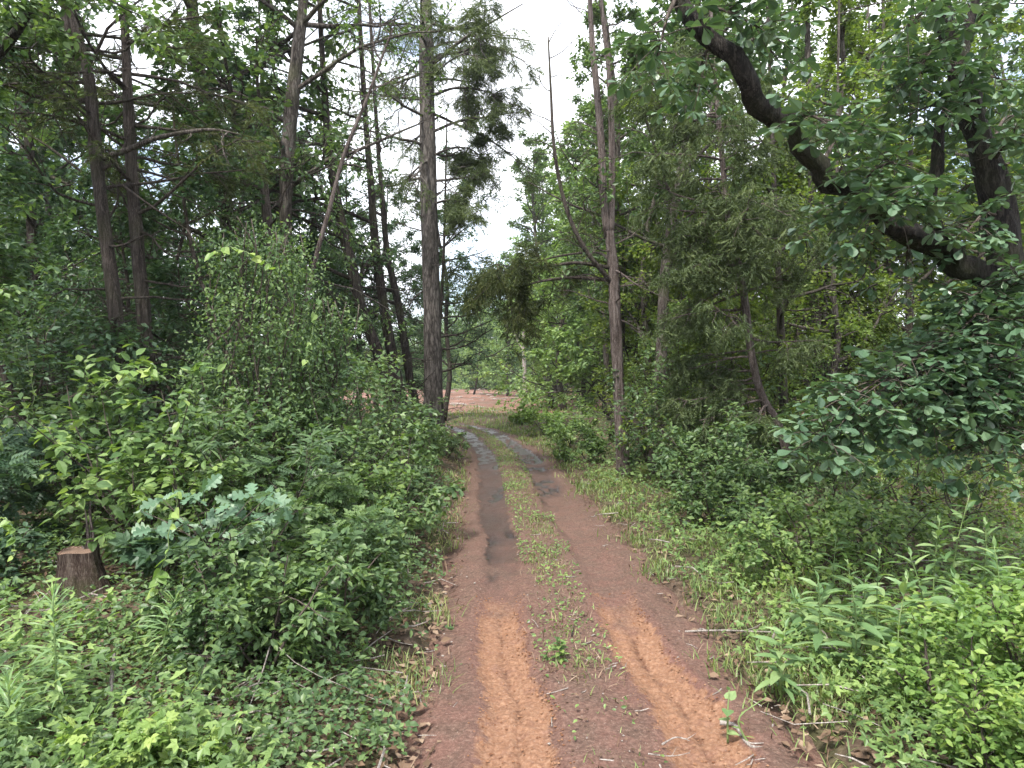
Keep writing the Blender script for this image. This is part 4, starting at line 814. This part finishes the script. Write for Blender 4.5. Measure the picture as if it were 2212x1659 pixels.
stump()

def horseweed(px, pt, pb_, d, label, seed, n=95):
    g = np.random.default_rng(seed); x, y, _ = W(px, pb_, d); zb = gz(x, y); H = CAMH + (815. - pt) / FV * d - zb; root = thing('horseweed', (x, y, zb), label, 'weed', 'horseweeds on the left bank')
    b = MB(); P = smooth_path([(0, 0, -.03), (g.normal() * .02, 0, H * .5), (g.normal() * .04, g.normal() * .02, H)], 10); tube(b, P, np.linspace(.008, .004, 10), 6); link('stem', b.mesh('stem', M['green_stem'], True), root)
    t = np.linspace(.12, 1, n) ** .85; i = np.minimum((t * 9).astype(int), 8); p = P[i] + (P[i + 1] - P[i]) * (t * 9 - i)[:, None]; az = np.arange(n) * 2.4 + g.normal(size=n) * .25
    el = np.interp(t, [0, .6, .9, 1], [-.35, .15, .7, 1.3]) + g.normal(size=n) * .15; dd = np.stack([np.cos(az) * np.cos(el), np.sin(az) * np.cos(el), np.sin(el)], 1); ln = np.interp(t, [0, .3, .8, 1], [.14, .19, .15, .08]) * g.uniform(.8, 1.2, n)
    leaf_objs(root, 'thin', 'horse1', p, dd, np.tile([0, 0, 1.], (n, 1)) + g.normal(size=(n, 3)) * .2, ln)
horseweed(125, 1285, 1590, 3.75, 'tall horseweed with drooping narrow leaves near the stump', 61)
horseweed(-5, 1320, 1640, 3.6, 'horseweed cut by the left picture edge', 62)
horseweed(352, 1290, 1450, 4.4, 'smaller horseweed in the vines right of the stump', 63, 70)
horseweed(30, 1470, 1650, 3.4, 'short horseweed in the bottom left corner', 64, 60)

def leafweed(px, pt, d, label, seed, n=20, size=.15, group='tall leafy weeds on the right verge', mat='weed1', tpl='lance', Hmin=.25, name='tall_weed'):
    g = np.random.default_rng(seed); x = (px - 1106.) / FV * d; y = d; zb = gz(x, y); H = max(Hmin, CAMH + (815. - pt) / FV * d - zb); root = thing(name, (x, y, zb), label, 'weed', group)
    b = MB(); P = smooth_path([(0, 0, -.03), (g.normal() * .03, g.normal() * .02, H * .5), (g.normal() * .06, g.normal() * .04, H)], 10); tube(b, P, np.linspace(.007, .003, 10), 6); link('stem', b.mesh('stem', M['green_stem'], True), root)
    t = np.linspace(.18, 1, n); i = np.minimum((t * 9).astype(int), 8); p = P[i] + (P[i + 1] - P[i]) * (t * 9 - i)[:, None]; az = np.arange(n) * 2.4 + g.normal(size=n) * .3
    el = np.interp(t, [0, .7, .95, 1], [-.1, .2, .6, 1.2]) + g.normal(size=n) * .18; dd = np.stack([np.cos(az) * np.cos(el), np.sin(az) * np.cos(el), np.sin(el)], 1)
    leaf_objs(root, tpl, mat, p, dd, np.tile([0, 0, 1.], (n, 1)) + g.normal(size=(n, 3)) * .2, np.interp(t, [0, .4, .85, 1], [.75, 1, .75, .35]) * size * g.uniform(.8, 1.2, n))
wl = [(1840, 1255, 4.6, 'tallest pale weed at the front of the right weed patch'), (1905, 1235, 4.9, 'weed with drooping leaves right behind the front one'), (1770, 1290, 4.8, 'weed at the left end of the weed patch'),
      (1985, 1240, 5.0, 'weed in the middle of the right weed patch'), (2060, 1110, 5.4, 'highest bushy weed at the back of the weed patch'), (2110, 1170, 5.2, 'weed at the back right of the weed patch'), (2015, 1165, 5.5, 'back weed left of the highest one'),
      (1950, 1300, 4.5, 'short weed before the middle of the patch'), (2050, 1290, 4.5, 'weed beside the yellow green bush'), (1870, 1300, 5.2, 'half hidden weed behind the front one'), (1730, 1330, 5.3, 'weed standing apart in the grass'), (1600, 1090, 8.2, 'weed by the low shrubs along the right verge'), (1660, 1130, 7.4, 'weed before the layered light green bush'), (1800, 1210, 5.9, 'upright weed between patch and layered light green bush'), (1690, 1400, 4.4, 'small weed at the edge of the patch'), (2160, 1220, 5.0, 'weed at the right picture edge')]
for k, (px, pt, d, lb) in enumerate(wl): leafweed(px, pt - 45, d, lb, 500 + k, 26 if d < 6 else 18, .2)
leafweed(1572, 1495, 3.95, 'two leaved seedling at the right edge of the clay rut', 530, 5, .09, None, 'weed1', 'heart', .1, 'seedling')
leafweed(1620, 1510, 3.9, 'small yellowish seedling beside the pale forked stick', 531, 7, .07, None, 'yellow1', 'lance', .1, 'seedling')
leafweed(1205, 1380, 5.0, 'low leafy clump growing between the two ruts', 532, 26, .07, None, 'bright1', 'ov', .08, 'seedling')
leafweed(1180, 1400, 5.05, 'tiny seedling on the strip between the ruts', 533, 8, .06, None, 'bright1', 'ov', .05, 'seedling')
leafweed(525, 1500, 3.9, 'broad leaved seedling on the left bank', 534, 9, .13, None, 'weed1', 'obov', .15, 'seedling')
leafweed(820, 1330, 5.6, 'upright weed beside the left track edge', 535, 14, .11, None, 'weed1', 'lance', .2, 'weed')
leafweed(780, 1420, 4.8, 'weed at the left track edge further forward', 536, 14, .1, None, 'bright1', 'lance', .2, 'weed')
leafweed(410, 1540, 3.7, 'spiky light seedling on the bare bank', 537, 22, .07, None, 'yellow1', 'thin', .15, 'seedling')
leafweed(430, 1480, 3.9, 'broad leaved seedling beside the bare soil of the bank', 538, 8, .1, None, 'weed1', 'lance', .12, 'seedling')

def sprig():
    g = np.random.default_rng(66); d = 4.9; x, y, _ = W(470, 1250, d); zb = gz(x, y); root = thing('oak_sapling', (x, y, zb), 'pale blue green oak sapling with lobed leaves among the left shrubs', 'sapling'); o = np.array([x, y, zb])
    b = MB(); pos, dd, uu = [], [], []; tube(b, smooth_path([np.zeros(3), np.array([.02, 0, .2]), W(455, 1190, d) - o], 8), np.linspace(.012, .008, 8), 6)
    for e in ((300, 1090), (350, 1065), (395, 1120), (440, 1050), (480, 1110), (500, 1075), (545, 1060), (590, 1050), (615, 1080), (330, 1130), (520, 1150), (570, 1110), (450, 1140), (410, 1060)):
        p = smooth_path([(W(455, 1190, d) - o), W((e[0] + 455) / 2, 1140 + .3 * (e[1] - 1100), d) - o, W(e[0], e[1] + 12, d + g.normal() * .12) - o], 10); tube(b, p, np.linspace(.005, .002, 10), 5); m = int(g.integers(4, 7)); az = g.uniform(0, 6) + np.arange(m) * 6.28 / m
        el = g.normal(-.15, .45, m); v = np.stack([np.cos(az) * np.cos(el), np.sin(az) * np.cos(el), np.sin(el)], 1); pos.append(np.repeat(p[-1][None], m, 0)); dd.append(v); uu.append(np.array([0, -.6, .9]) + g.normal(size=(m, 3)) * .5)
    link('stem', b.mesh('stem', M['twig'], True), root); pos = np.concatenate(pos); leaf_objs(root, 'lobed', 'pale1', pos, np.concatenate(dd), np.concatenate(uu), .14 * g.uniform(.6, 1.25, len(pos)))
sprig()
def vine(label, pts, d, n, seed, size=.075, mat='yellow1'):
    g = np.random.default_rng(seed); P = np.array([W(x, y, d) for x, y in pts]); o = P[0].copy(); root = thing('greenbrier_vine', o, label, 'vine', 'greenbrier vines over the left shrubs'); P = smooth_path(P - o, 20)
    P = P + np.cumsum(g.normal(size=P.shape), 0) * .006; b = MB(); tube(b, P, .0035, 5); link('stem', b.mesh('stem', M['green_stem'], True), root)
    t = np.sort(g.uniform(.05, 1, n)); p = np.array([pathat(P, q)[0] for q in t]); az = g.uniform(-2.8, -.3, n); dd = np.stack([np.cos(az), np.sin(az) * .6, g.normal(-.5, .3, n)], 1)
    leaf_objs(root, 'heart', mat, p, dd, np.array([0, -.6, .9]) + g.normal(size=(n, 3)) * .55, size * g.uniform(.5, 1.25, n))
vine('greenbrier with bright heart shaped leaves climbing past the oak sapling', [(330, 1290), (345, 1240), (362, 1190), (368, 1140), (380, 1090), (385, 1060)], 4.6, 14, 71)
vine('greenbrier sprig with bright leaves on top of the honeysuckle mound', [(600, 590), (570, 560), (530, 545), (490, 535), (455, 555)], 7.3, 16, 72, .09)
vine('greenbrier tips on top of the layered shrub', [(205, 850), (235, 815), (270, 800), (310, 790), (330, 805)], 5.6, 12, 73)
vine('greenbrier hanging at the far left before the dark trunks', [(58, 740), (62, 800), (66, 850), (62, 900)], 6.5, 8, 74)
vine('greenbrier with pale leaves hanging down the honeysuckle mound', [(690, 640), (680, 690), (672, 740), (660, 790)], 7.6, 12, 75, .08, 'bright1')
vine('yellow leaf cluster hanging at the left picture edge', [(10, 1120), (25, 1150), (22, 1180), (15, 1200)], 4.7, 12, 76, .06)

P = [W(-75, 900, 6.3), W(-90, 600, 6.3), W(-110, 250, 6.3), W(-100, 30, 6.3), W(-90, -200, 6.3)]
make_tree('sapling', 'leafy sapling reaching in from the left picture edge', 'sapling', grounded(P), [.045, .04, .03, .015], M['twig'], 81, sides=8, flare=1.1,
          limbs=[dict(n=18, t0=.28, t1=.62, len=(.3, .75), up=.2, spec=UND, r=.014, az=(-1.0, 1.0))], leaf=[OV('mid', 4, .07, 'ov', flat=1.0), OV('bright', 3, .06, 'ov', flat=1.0)])
P = [W(-190, 950, 7.4), W(-200, 600, 7.4), W(-180, 250, 7.4), W(-160, -100, 7.4), W(-150, -300, 7.4)]
make_tree('hardwood_tree', 'oak like tree whose dark bough crosses the top left corner', 'tree', grounded(P), [.13, .12, .1, .05], M['oakbark'], 82, flare=1.2,
          limbs=[dict(n=5, t0=.6, t1=.98, len=(.7, 1.3), up=.2, spec=HARD, r=.04, az=(-1.2, 1.0))],
          explicit=[dict(pts=[W(-185, 270, 7.4), W(-70, 190, 7.2), W(0, 112, 7.0), (W(40, 62, 6.9)), W(76, 0, 6.8), W(110, -90, 6.7)], r=[.06, .05, .045, .035, .02], n=6, len=(.5, 1.2), spec=HARD, leafy=True)], leaf=OV('mid', 7, .085, 'ov'))
def stick(label, pts, r, seed, forks=0, mat='deadwood', name='stick', lift=.02, world=None):
    """lies on the ground: plan points (x, y)"""
    g = np.random.default_rng(seed); P = np.array([(x, y, gz(x, y) + lift + (h if len(q) > 2 else 0)) for q in pts for (x, y, h) in [tuple(q) + (0,) * (3 - len(q))]]); o = P[0].copy(); P = smooth_path(P - o, 14); b = MB(); tube(b, P, np.linspace(r, r * .45, 14) * (1 + .15 * g.normal(size=14)), 7)
    for k in range(forks):
        p, dr = pathat(P, g.uniform(.3, .8)); s = nrm(cross(dr, [0, 0, 1.])) * (1 if k % 2 else -1); ln = np.linalg.norm(P[-1]) * g.uniform(.25, .45); q = smooth_path([p, p + (dr * .6 + s * .5) * ln * .5, p + (dr * .7 + s * .8) * ln + np.array([0, 0, .02])], 6); tube(b, q, np.linspace(r * .6, r * .2, 6), 5)
    ob = link(name, b.mesh(name, M[mat], True), None, o); tag(ob, label, 'stick', 'fallen sticks beside the track'); return ob
def G(px, py):
    d = FV * (CAMH - .05) / (py - 815.); return ((px - 1106.) / FV * d, d)
stick('pale forked stick curving beside the right clay rut', [G(1555, 1542), G(1588, 1548), G(1605, 1575), G(1622, 1592), G(1648, 1596)], .014, 91, 1, lift=.0)
stick('long thin pale stick lying in the grass at right', [G(1480, 1364), G(1560, 1362), G(1640, 1366), G(1785, 1378)], .010, 92, 1, lift=.05)
stick('short thick pale stick below the weed patch', [G(1775, 1375), G(1800, 1408)], .016, 93, lift=.06)
stick('thick bleached stick in the grass at lower right', [G(1938, 1505), G(1978, 1545)], .02, 94, lift=.05)
stick('brown stick under the yellow green bush', [G(2010, 1535), G(2080, 1550), G(2200, 1560)], .018, 95, lift=.07, mat='bark')
stick('thin bleached stick near the bottom right corner', [G(2080, 1640), G(2120, 1657)], .015, 96, lift=.05)
stick('upright grey stick standing on the left bank', [G(235, 1610) + (.0,), G(240, 1560) + (.18,), G(247, 1550) + (.36,)], .018, 97, lift=-.05)
stick('long pale twig arching down the left bank to the track', [G(700, 1330) + (.25,), G(620, 1420) + (.25,), G(560, 1540) + (.1,), G(500, 1640)], .006, 98, 2, lift=.05)
stick('thin curved twig on the left bank near the track', [G(590, 1545) + (.05,), G(640, 1530) + (.08,), G(700, 1532)], .005, 99, 1, lift=.05)
stick('pale twig slanting up through the left ground vines', [G(380, 1420) + (.0,), G(410, 1330) + (.25,), G(440, 1290) + (.4,)], .004, 100, 0, lift=.05)
stick('bleached twig beside the horseweed at lower left', [G(20, 1490) + (.1,), G(60, 1470) + (.2,), G(110, 1440) + (.25,)], .006, 101, 1, lift=.1)
stick('small pale twig lying between the two ruts', [G(1430, 1600), G(1460, 1585), G(1490, 1592)], .005, 102, 1, lift=.03)
stick('small forked twig near the bottom between the ruts', [G(1400, 1620), G(1450, 1625), G(1490, 1618)], .004, 103, 1, lift=.03)
stick('dark twig on the grassy strip between the ruts', [G(1235, 1370), G(1240, 1345)], .006, 104, 0, 'bark', lift=.04)

# ------------------------------------------------------------------ grass, ground vines, litter (nobody could count these)
def area(n, xr, yr, dens, g):
    """points thinning out with distance, kept where dens(x, y, t) allows"""
    u = g.random(n); y = yr[0] * (yr[1] / yr[0]) ** u; a = g.random(n); lo = np.maximum(xr[0], -y * .78 - .4); hi = np.minimum(xr[1], y * .78 + .4); x = lo + (hi - lo) * a
    t = x - xc(y); k = g.random(n) < dens(x, y, t); return x[k], y[k], t[k]
def strip_area(n, tr, yr, dens, g):
    y = yr[0] * (yr[1] / yr[0]) ** g.random(n); t = g.uniform(tr[0], tr[1], n); x = xc(y) + t; k = (g.random(n) < dens(x, y, t)) & (np.abs(x) < y * .78 + .4); return x[k], y[k], t[k]
def surf(x, y, t):
    z = base_z(x, y) + (fbm(x * 3, y * 3, 3, 21) - .5) * .05
    return np.where(np.abs(t) < 1.0, np.minimum(z, 0) * 0 + .03 * np.exp(-(t / .2) ** 2) - .01, z)
def stuff(name, label, mb, mat): return tag(link(name, mb.mesh(name, M[mat])), label, name.replace('_', ' '), kind='stuff')
g = np.random.default_rng(15)
def blades(n, yr, dens, hh, mat, label, name='grass', xr=(-12, 14), lean=.5, wid=1., tr=None):
    x, y, t = strip_area(n, tr, yr, dens, g) if tr else area(n, xr, yr, dens, g); m = len(x); z = surf(x, y, t) - .01
    az = g.uniform(0, 6.28, m); le = np.abs(g.normal(size=m)) * lean; d = np.stack([np.cos(az) * le, np.sin(az) * le, np.ones(m)], 1); up = np.stack([-np.cos(az), -np.sin(az), np.zeros(m) + .2], 1) * -1
    h = hh * g.uniform(.5, 1.3, m) * (.6 + .8 * fbm(x * 1.5, y * 1.5, 3, 91)); mb = MB(); leaves(mb, 'blade', np.stack([x, y, z], 1), d, up, h, g, wid=wid * (1 + y * .06)[:, None, None]); stuff(name, label, mb, mat)
clump = lambda x, y, s=1.6, lo=.42, hi=.62, sd=0: sstep(lo, hi, fbm(x * s, y * s, 3, 95 + sd))
blades(26000, (2.6, 34), lambda x, y, t: np.exp(-(t / .22) ** 4) * (.25 + .75 * clump(x, y, 2.0, .34, .56)) * np.interp(y, [2.5, 4, 5.2, 8, 11, 40], [.01, .05, .2, .65, .95, 1]), .065, 'grass', 'grass growing on the strip between the two ruts', lean=.8, wid=2., tr=(-.34, .34))
blades(5000, (2.6, 30), lambda x, y, t: np.exp(-(t / .26) ** 4) * np.interp(y, [2.5, 4, 6, 40], [.1, .3, 1, 1]), .07, 'dry', 'dry thatch matted into the strip between the ruts', 'thatch', lean=2.2, wid=1.6, tr=(-.36, .36))
blades(5000, (2.6, 24), lambda x, y, t: sstep(.75, 1.1, np.abs(t)) * (1 - sstep(1.6, 3, np.abs(t))), .12, 'dry', 'dry thatch lying along both verges', 'thatch', lean=2.0, wid=1.3, tr=(-2.2, 3))
blades(50000, (2.6, 30), lambda x, y, t: sstep(.72, 1.25, t + (fbm(x * 2, y * 2, 2, 133) - .5) * .5) * (1 - .85 * sstep(2.0, 3.8, t)) * (.1 + .9 * clump(x, y, 1.6, .36, .56)), .11, 'grass', 'long grass along the right verge of the track', lean=.8, wid=1.5, tr=(.7, 4.2))
blades(11000, (2.6, 28), lambda x, y, t: sstep(.8, 1.05, -t) * (1 - sstep(1.3, 2.0, -t)) * clump(x, y, 1.5, .45, .62, 4), .13, 'grass', 'grass tufts along the left verge of the track', lean=.9, tr=(-2, -.8))
blades(12000, (26, 48), lambda x, y, t: clump(x, y, .5, .4, .55) * (x > -8) * (x < 9) * (np.abs(np.abs(t) - .51) > .3), .22, 'grass', 'sunlit grass where the track meets the field', xr=(-12, 12), lean=.6)
def cover(n, yr, dens, size, tpl, mat, label, name='ground_vines', xr=(-12, 14), hmax=.22, sd=0, tr=None):
    x, y, t = strip_area(n, tr, yr, dens, g) if tr else area(n, xr, yr, dens, g); m = len(x); hh = hmax * g.random(m) ** .8 * (.35 + 1.3 * fbm(x * 1.1, y * 1.1, 3, 105 + sd)); z = surf(x, y, t) + .01 + hh
    d = nrm(np.stack([g.normal(size=m), g.normal(size=m) - .25, g.normal(size=m) * .35 - .15], 1)); u = nrm(np.array([0, -.15, 1.]) + g.normal(size=(m, 3)) * .42)
    mb = MB(); leaves(mb, tpl, np.stack([x, y, z], 1), d, u, size * g.uniform(.55, 1.3, m) * (1 + y * .025), g); stuff(name, label, mb, mat)
stumpgap = lambda x, y: 1 - np.exp(-(((x + 3.28) / .34) ** 2 + ((y - 5.3) / .36) ** 2) ** 2)
bank = lambda x, y, t: stumpgap(x, y) * sstep(1.0, 1.5, -t + (fbm(x * 1.3, y * 1.3, 3, 111) - .5) * .9) * (1 - sstep(4.5, 6, -t)) * (.12 + .88 * clump(x, y, 1.5, .38, .52, 7))
cover(22000, (2.4, 9), bank, .044, 'ov', 'mid', 'low green vines covering the left bank', hmax=.24, xr=(-7, 1))
cover(34000, (2.4, 14), bank, .038, 'rh', 'mid', 'small leaved creeper woven through the left bank vines', hmax=.2, xr=(-7, 1), sd=2)
cover(12000, (2.4, 8), lambda x, y, t: stumpgap(x, y) * sstep(1.3, 1.9, -t) * (1 - sstep(4.5, 6, -t)) * clump(x, y, 1.5, .48, .6, 9), .06, 'tri', 'bright', 'light green trefoil leaves among the left bank vines', hmax=.34, xr=(-6, 1), sd=3)
cover(26000, (2.4, 16), lambda x, y, t: sstep(1.0, 1.8, t) * (.25 + .75 * clump(x, y, 1.3, .4, .56, 12)), .05, 'tri', 'bright', 'small leafed ground plants on the right verge', 'ground_plants', hmax=.2, xr=(1, 10), sd=5)
cover(14000, (2.4, 9), lambda x, y, t: sstep(1.5, 2.4, t) * clump(x, y, 1.6, .46, .6, 15), .05, 'ov', 'yellow', 'yellow green ground plants at the right', 'ground_plants', hmax=.25, xr=(1, 8), sd=8)
cover(26000, (8, 34), lambda x, y, t: sstep(1.3, 2.2, np.abs(t)) * (.3 + .7 * clump(x, y, .8, .4, .56, 18)), .075, 'rh', 'mid', 'low green undergrowth across the forest floor', 'undergrowth', hmax=.4, xr=(-24, 24), sd=11)
cover(9000, (2.6, 26), lambda x, y, t: clump(x, y, 2.6, .4, .58, 25) * np.interp(y, [2.5, 4.4, 6, 9], [.03, .15, .35, .9]), .03, 'ov', 'bright', 'tiny leafy plants on the strip between the ruts', 'ground_plants', hmax=.08, tr=(-.3, .3), sd=14)
def litter(n, yr, dens, size, label, xr=(-14, 14), name='leaf_litter', tpl='rh', mat='dry', lift=.008):
    x, y, t = area(n, xr, yr, dens, g); m = len(x); z = surf(x, y, t) + lift + g.random(m) * .015
    d = nrm(np.stack([g.normal(size=m), g.normal(size=m), g.normal(size=m) * .2], 1)); u = nrm(np.array([0, 0, 1.]) + g.normal(size=(m, 3)) * .3); mb = MB(); leaves(mb, tpl, np.stack([x, y, z], 1), d, u, size * g.uniform(.5, 1.3, m), g); stuff(name, label, mb, mat)
litter(26000, (2.4, 26), lambda x, y, t: sstep(.85, 1.1, np.abs(t)) * (1 - sstep(2.6, 5, np.abs(t)) * .6) * np.where(t < 0, 1, .45), .07, 'brown dead leaves beside the track and under the trees')
litter(3500, (2.4, 16), lambda x, y, t: (np.abs(t) < 1.0) * (np.abs(np.abs(t) - .51) > .2) * .7, .028, 'dry leaf scraps strewn on the track', xr=(-3, 3), lift=.02)
def twigs(n, yr, dens, label, xr, ln=.12, name='twig_litter', lift=.015, r=.0035, mat='deadwood'):
    x, y, t = area(n, xr, yr, dens, g); mb = MB(); z = surf(x, y, t) + lift
    for i in range(len(x)):
        a = g.uniform(0, 6.28); l = ln * g.uniform(.4, 1.4); e = np.array([math.cos(a), math.sin(a), g.normal() * .08]) * l; p = np.array([x[i], y[i], z[i]]); tube(mb, [p, p + e * .5 + g.normal(size=3) * l * .06, p + e], np.array([r, r * .9, r * .5]) * g.uniform(.6, 1.3) * (1 + y[i] * .04), 4, cap=False)
    stuff(name, label, mb, mat)
twigs(420, (2.5, 11), lambda x, y, t: (np.abs(t) < 1.3) * (np.abs(np.abs(t) - .51) > .22), 'broken twigs strewn along the track', (-3, 4))
twigs(500, (3, 14), lambda x, y, t: np.abs(t) > 1.1, 'dead twigs lying in the undergrowth', (-8, 8), .35, lift=.08, r=.005)
twigs(900, (37, 130), lambda x, y, t: clump(x, y, .12, .4, .6, 44), 'grey slash and broken branches strewn over the cleared field', (-30, 20), .9, 'slash', .05, .014, 'deadwood')
def stones(n):
    x, y, t = area(n, (-3, 3), (2.5, 9), lambda x, y, t: (np.abs(t) < 1.1) * (np.abs(np.abs(t) - .51) > .2), g); z = surf(x, y, t); mb = MB()
    ic = np.array([(0, 0, 1), (0, 0, -1), (1, 0, 0), (-1, 0, 0), (0, 1, 0), (0, -1, 0)], float); f = np.array([(0, 2, 4), (0, 4, 3), (0, 3, 5), (0, 5, 2), (1, 4, 2), (1, 3, 4), (1, 5, 3), (1, 2, 5)])
    for i in range(len(x)): mb.add(ic * g.uniform(.5, 1.3, (6, 3)) * .009 * g.uniform(.5, 1.6) * np.array([1, 1, .7]) + np.array([x[i], y[i], z[i] + .012]), f)
    stuff('gravel', 'small pale stones scattered on the track', mb, 'deadwood')
stones(500)
def crumbs(n):
    y = 2.4 * (6.6 / 2.4) ** g.random(n); sd_ = np.where(g.random(n) < .5, -1, 1); wdt = np.interp(y, [2, 4, 6.3], [.215, .195, .16]); off = np.where(g.random(n) < .65, np.sign(g.normal(size=n)) * (wdt + g.normal(size=n) * .035), g.uniform(-1, 1, n) * wdt); t = sd_ * GA + off + (fbm(y * .9, y * 0 + 3, 3, 31) - .5) * .14; x = xc(y) + t
    iy = np.clip(np.searchsorted(ss, y), 0, len(ss) - 1); it = np.clip(np.searchsorted(ts, t), 0, len(ts) - 1); z = Zt[iy, it]; mb = MB()
    ic = np.array([(0, 0, 1), (0, 0, -1), (1, 0, 0), (-1, 0, 0), (0, 1, 0), (0, -1, 0)], float); f = np.array([(0, 2, 4), (0, 4, 3), (0, 3, 5), (0, 5, 2), (1, 4, 2), (1, 3, 4), (1, 5, 3), (1, 2, 5)])
    for i in range(n): mb.add(ic * g.uniform(.5, 1.3, (6, 3)) * .005 * g.uniform(.4, 2.0) * np.array([1.2, 1.2, .8]) + np.array([x[i], y[i], z[i] + .003]), f, np.full(6, g.random()))
    M['clay'] = leaf_mat('clay_crumb', [(.1, (.13, .062, .036)), (.5, (.2, .104, .06)), (.95, (.28, .17, .11))], trans=0, rough=.95, spec=.1); stuff('clay_crumbs', 'crumbs of orange clay squeezed out along the fresh ruts', mb, 'clay')
crumbs(2400)

# ------------------------------------------------------------------ hazy summer air
m, t, o = newmat('hazy_air'); pv = N(t, "ShaderNodeVolumePrincipled"); pv.inputs['Color'].default_value = (.86, .92, .95, 1); pv.inputs['Density'].default_value = .00045; pv.inputs['Anisotropy'].default_value = .2
t.links.new(pv.outputs[0], o.inputs['Volume'])
bv = np.array([(x, y, z) for x in (-470, 470) for y in (-45, 720) for z in (-4, 27)], float); bf = [(0, 1, 3, 2), (4, 6, 7, 5), (0, 4, 5, 1), (2, 3, 7, 6), (0, 2, 6, 4), (1, 5, 7, 3)]
hz = MB(); hz.add(bv, [t3 for a, b, c, d in bf for t3 in ((a, b, c), (a, c, d))]); tag(link('haze', hz.mesh('haze', m)), 'thin pale haze hanging in the air', 'haze', kind='stuff')
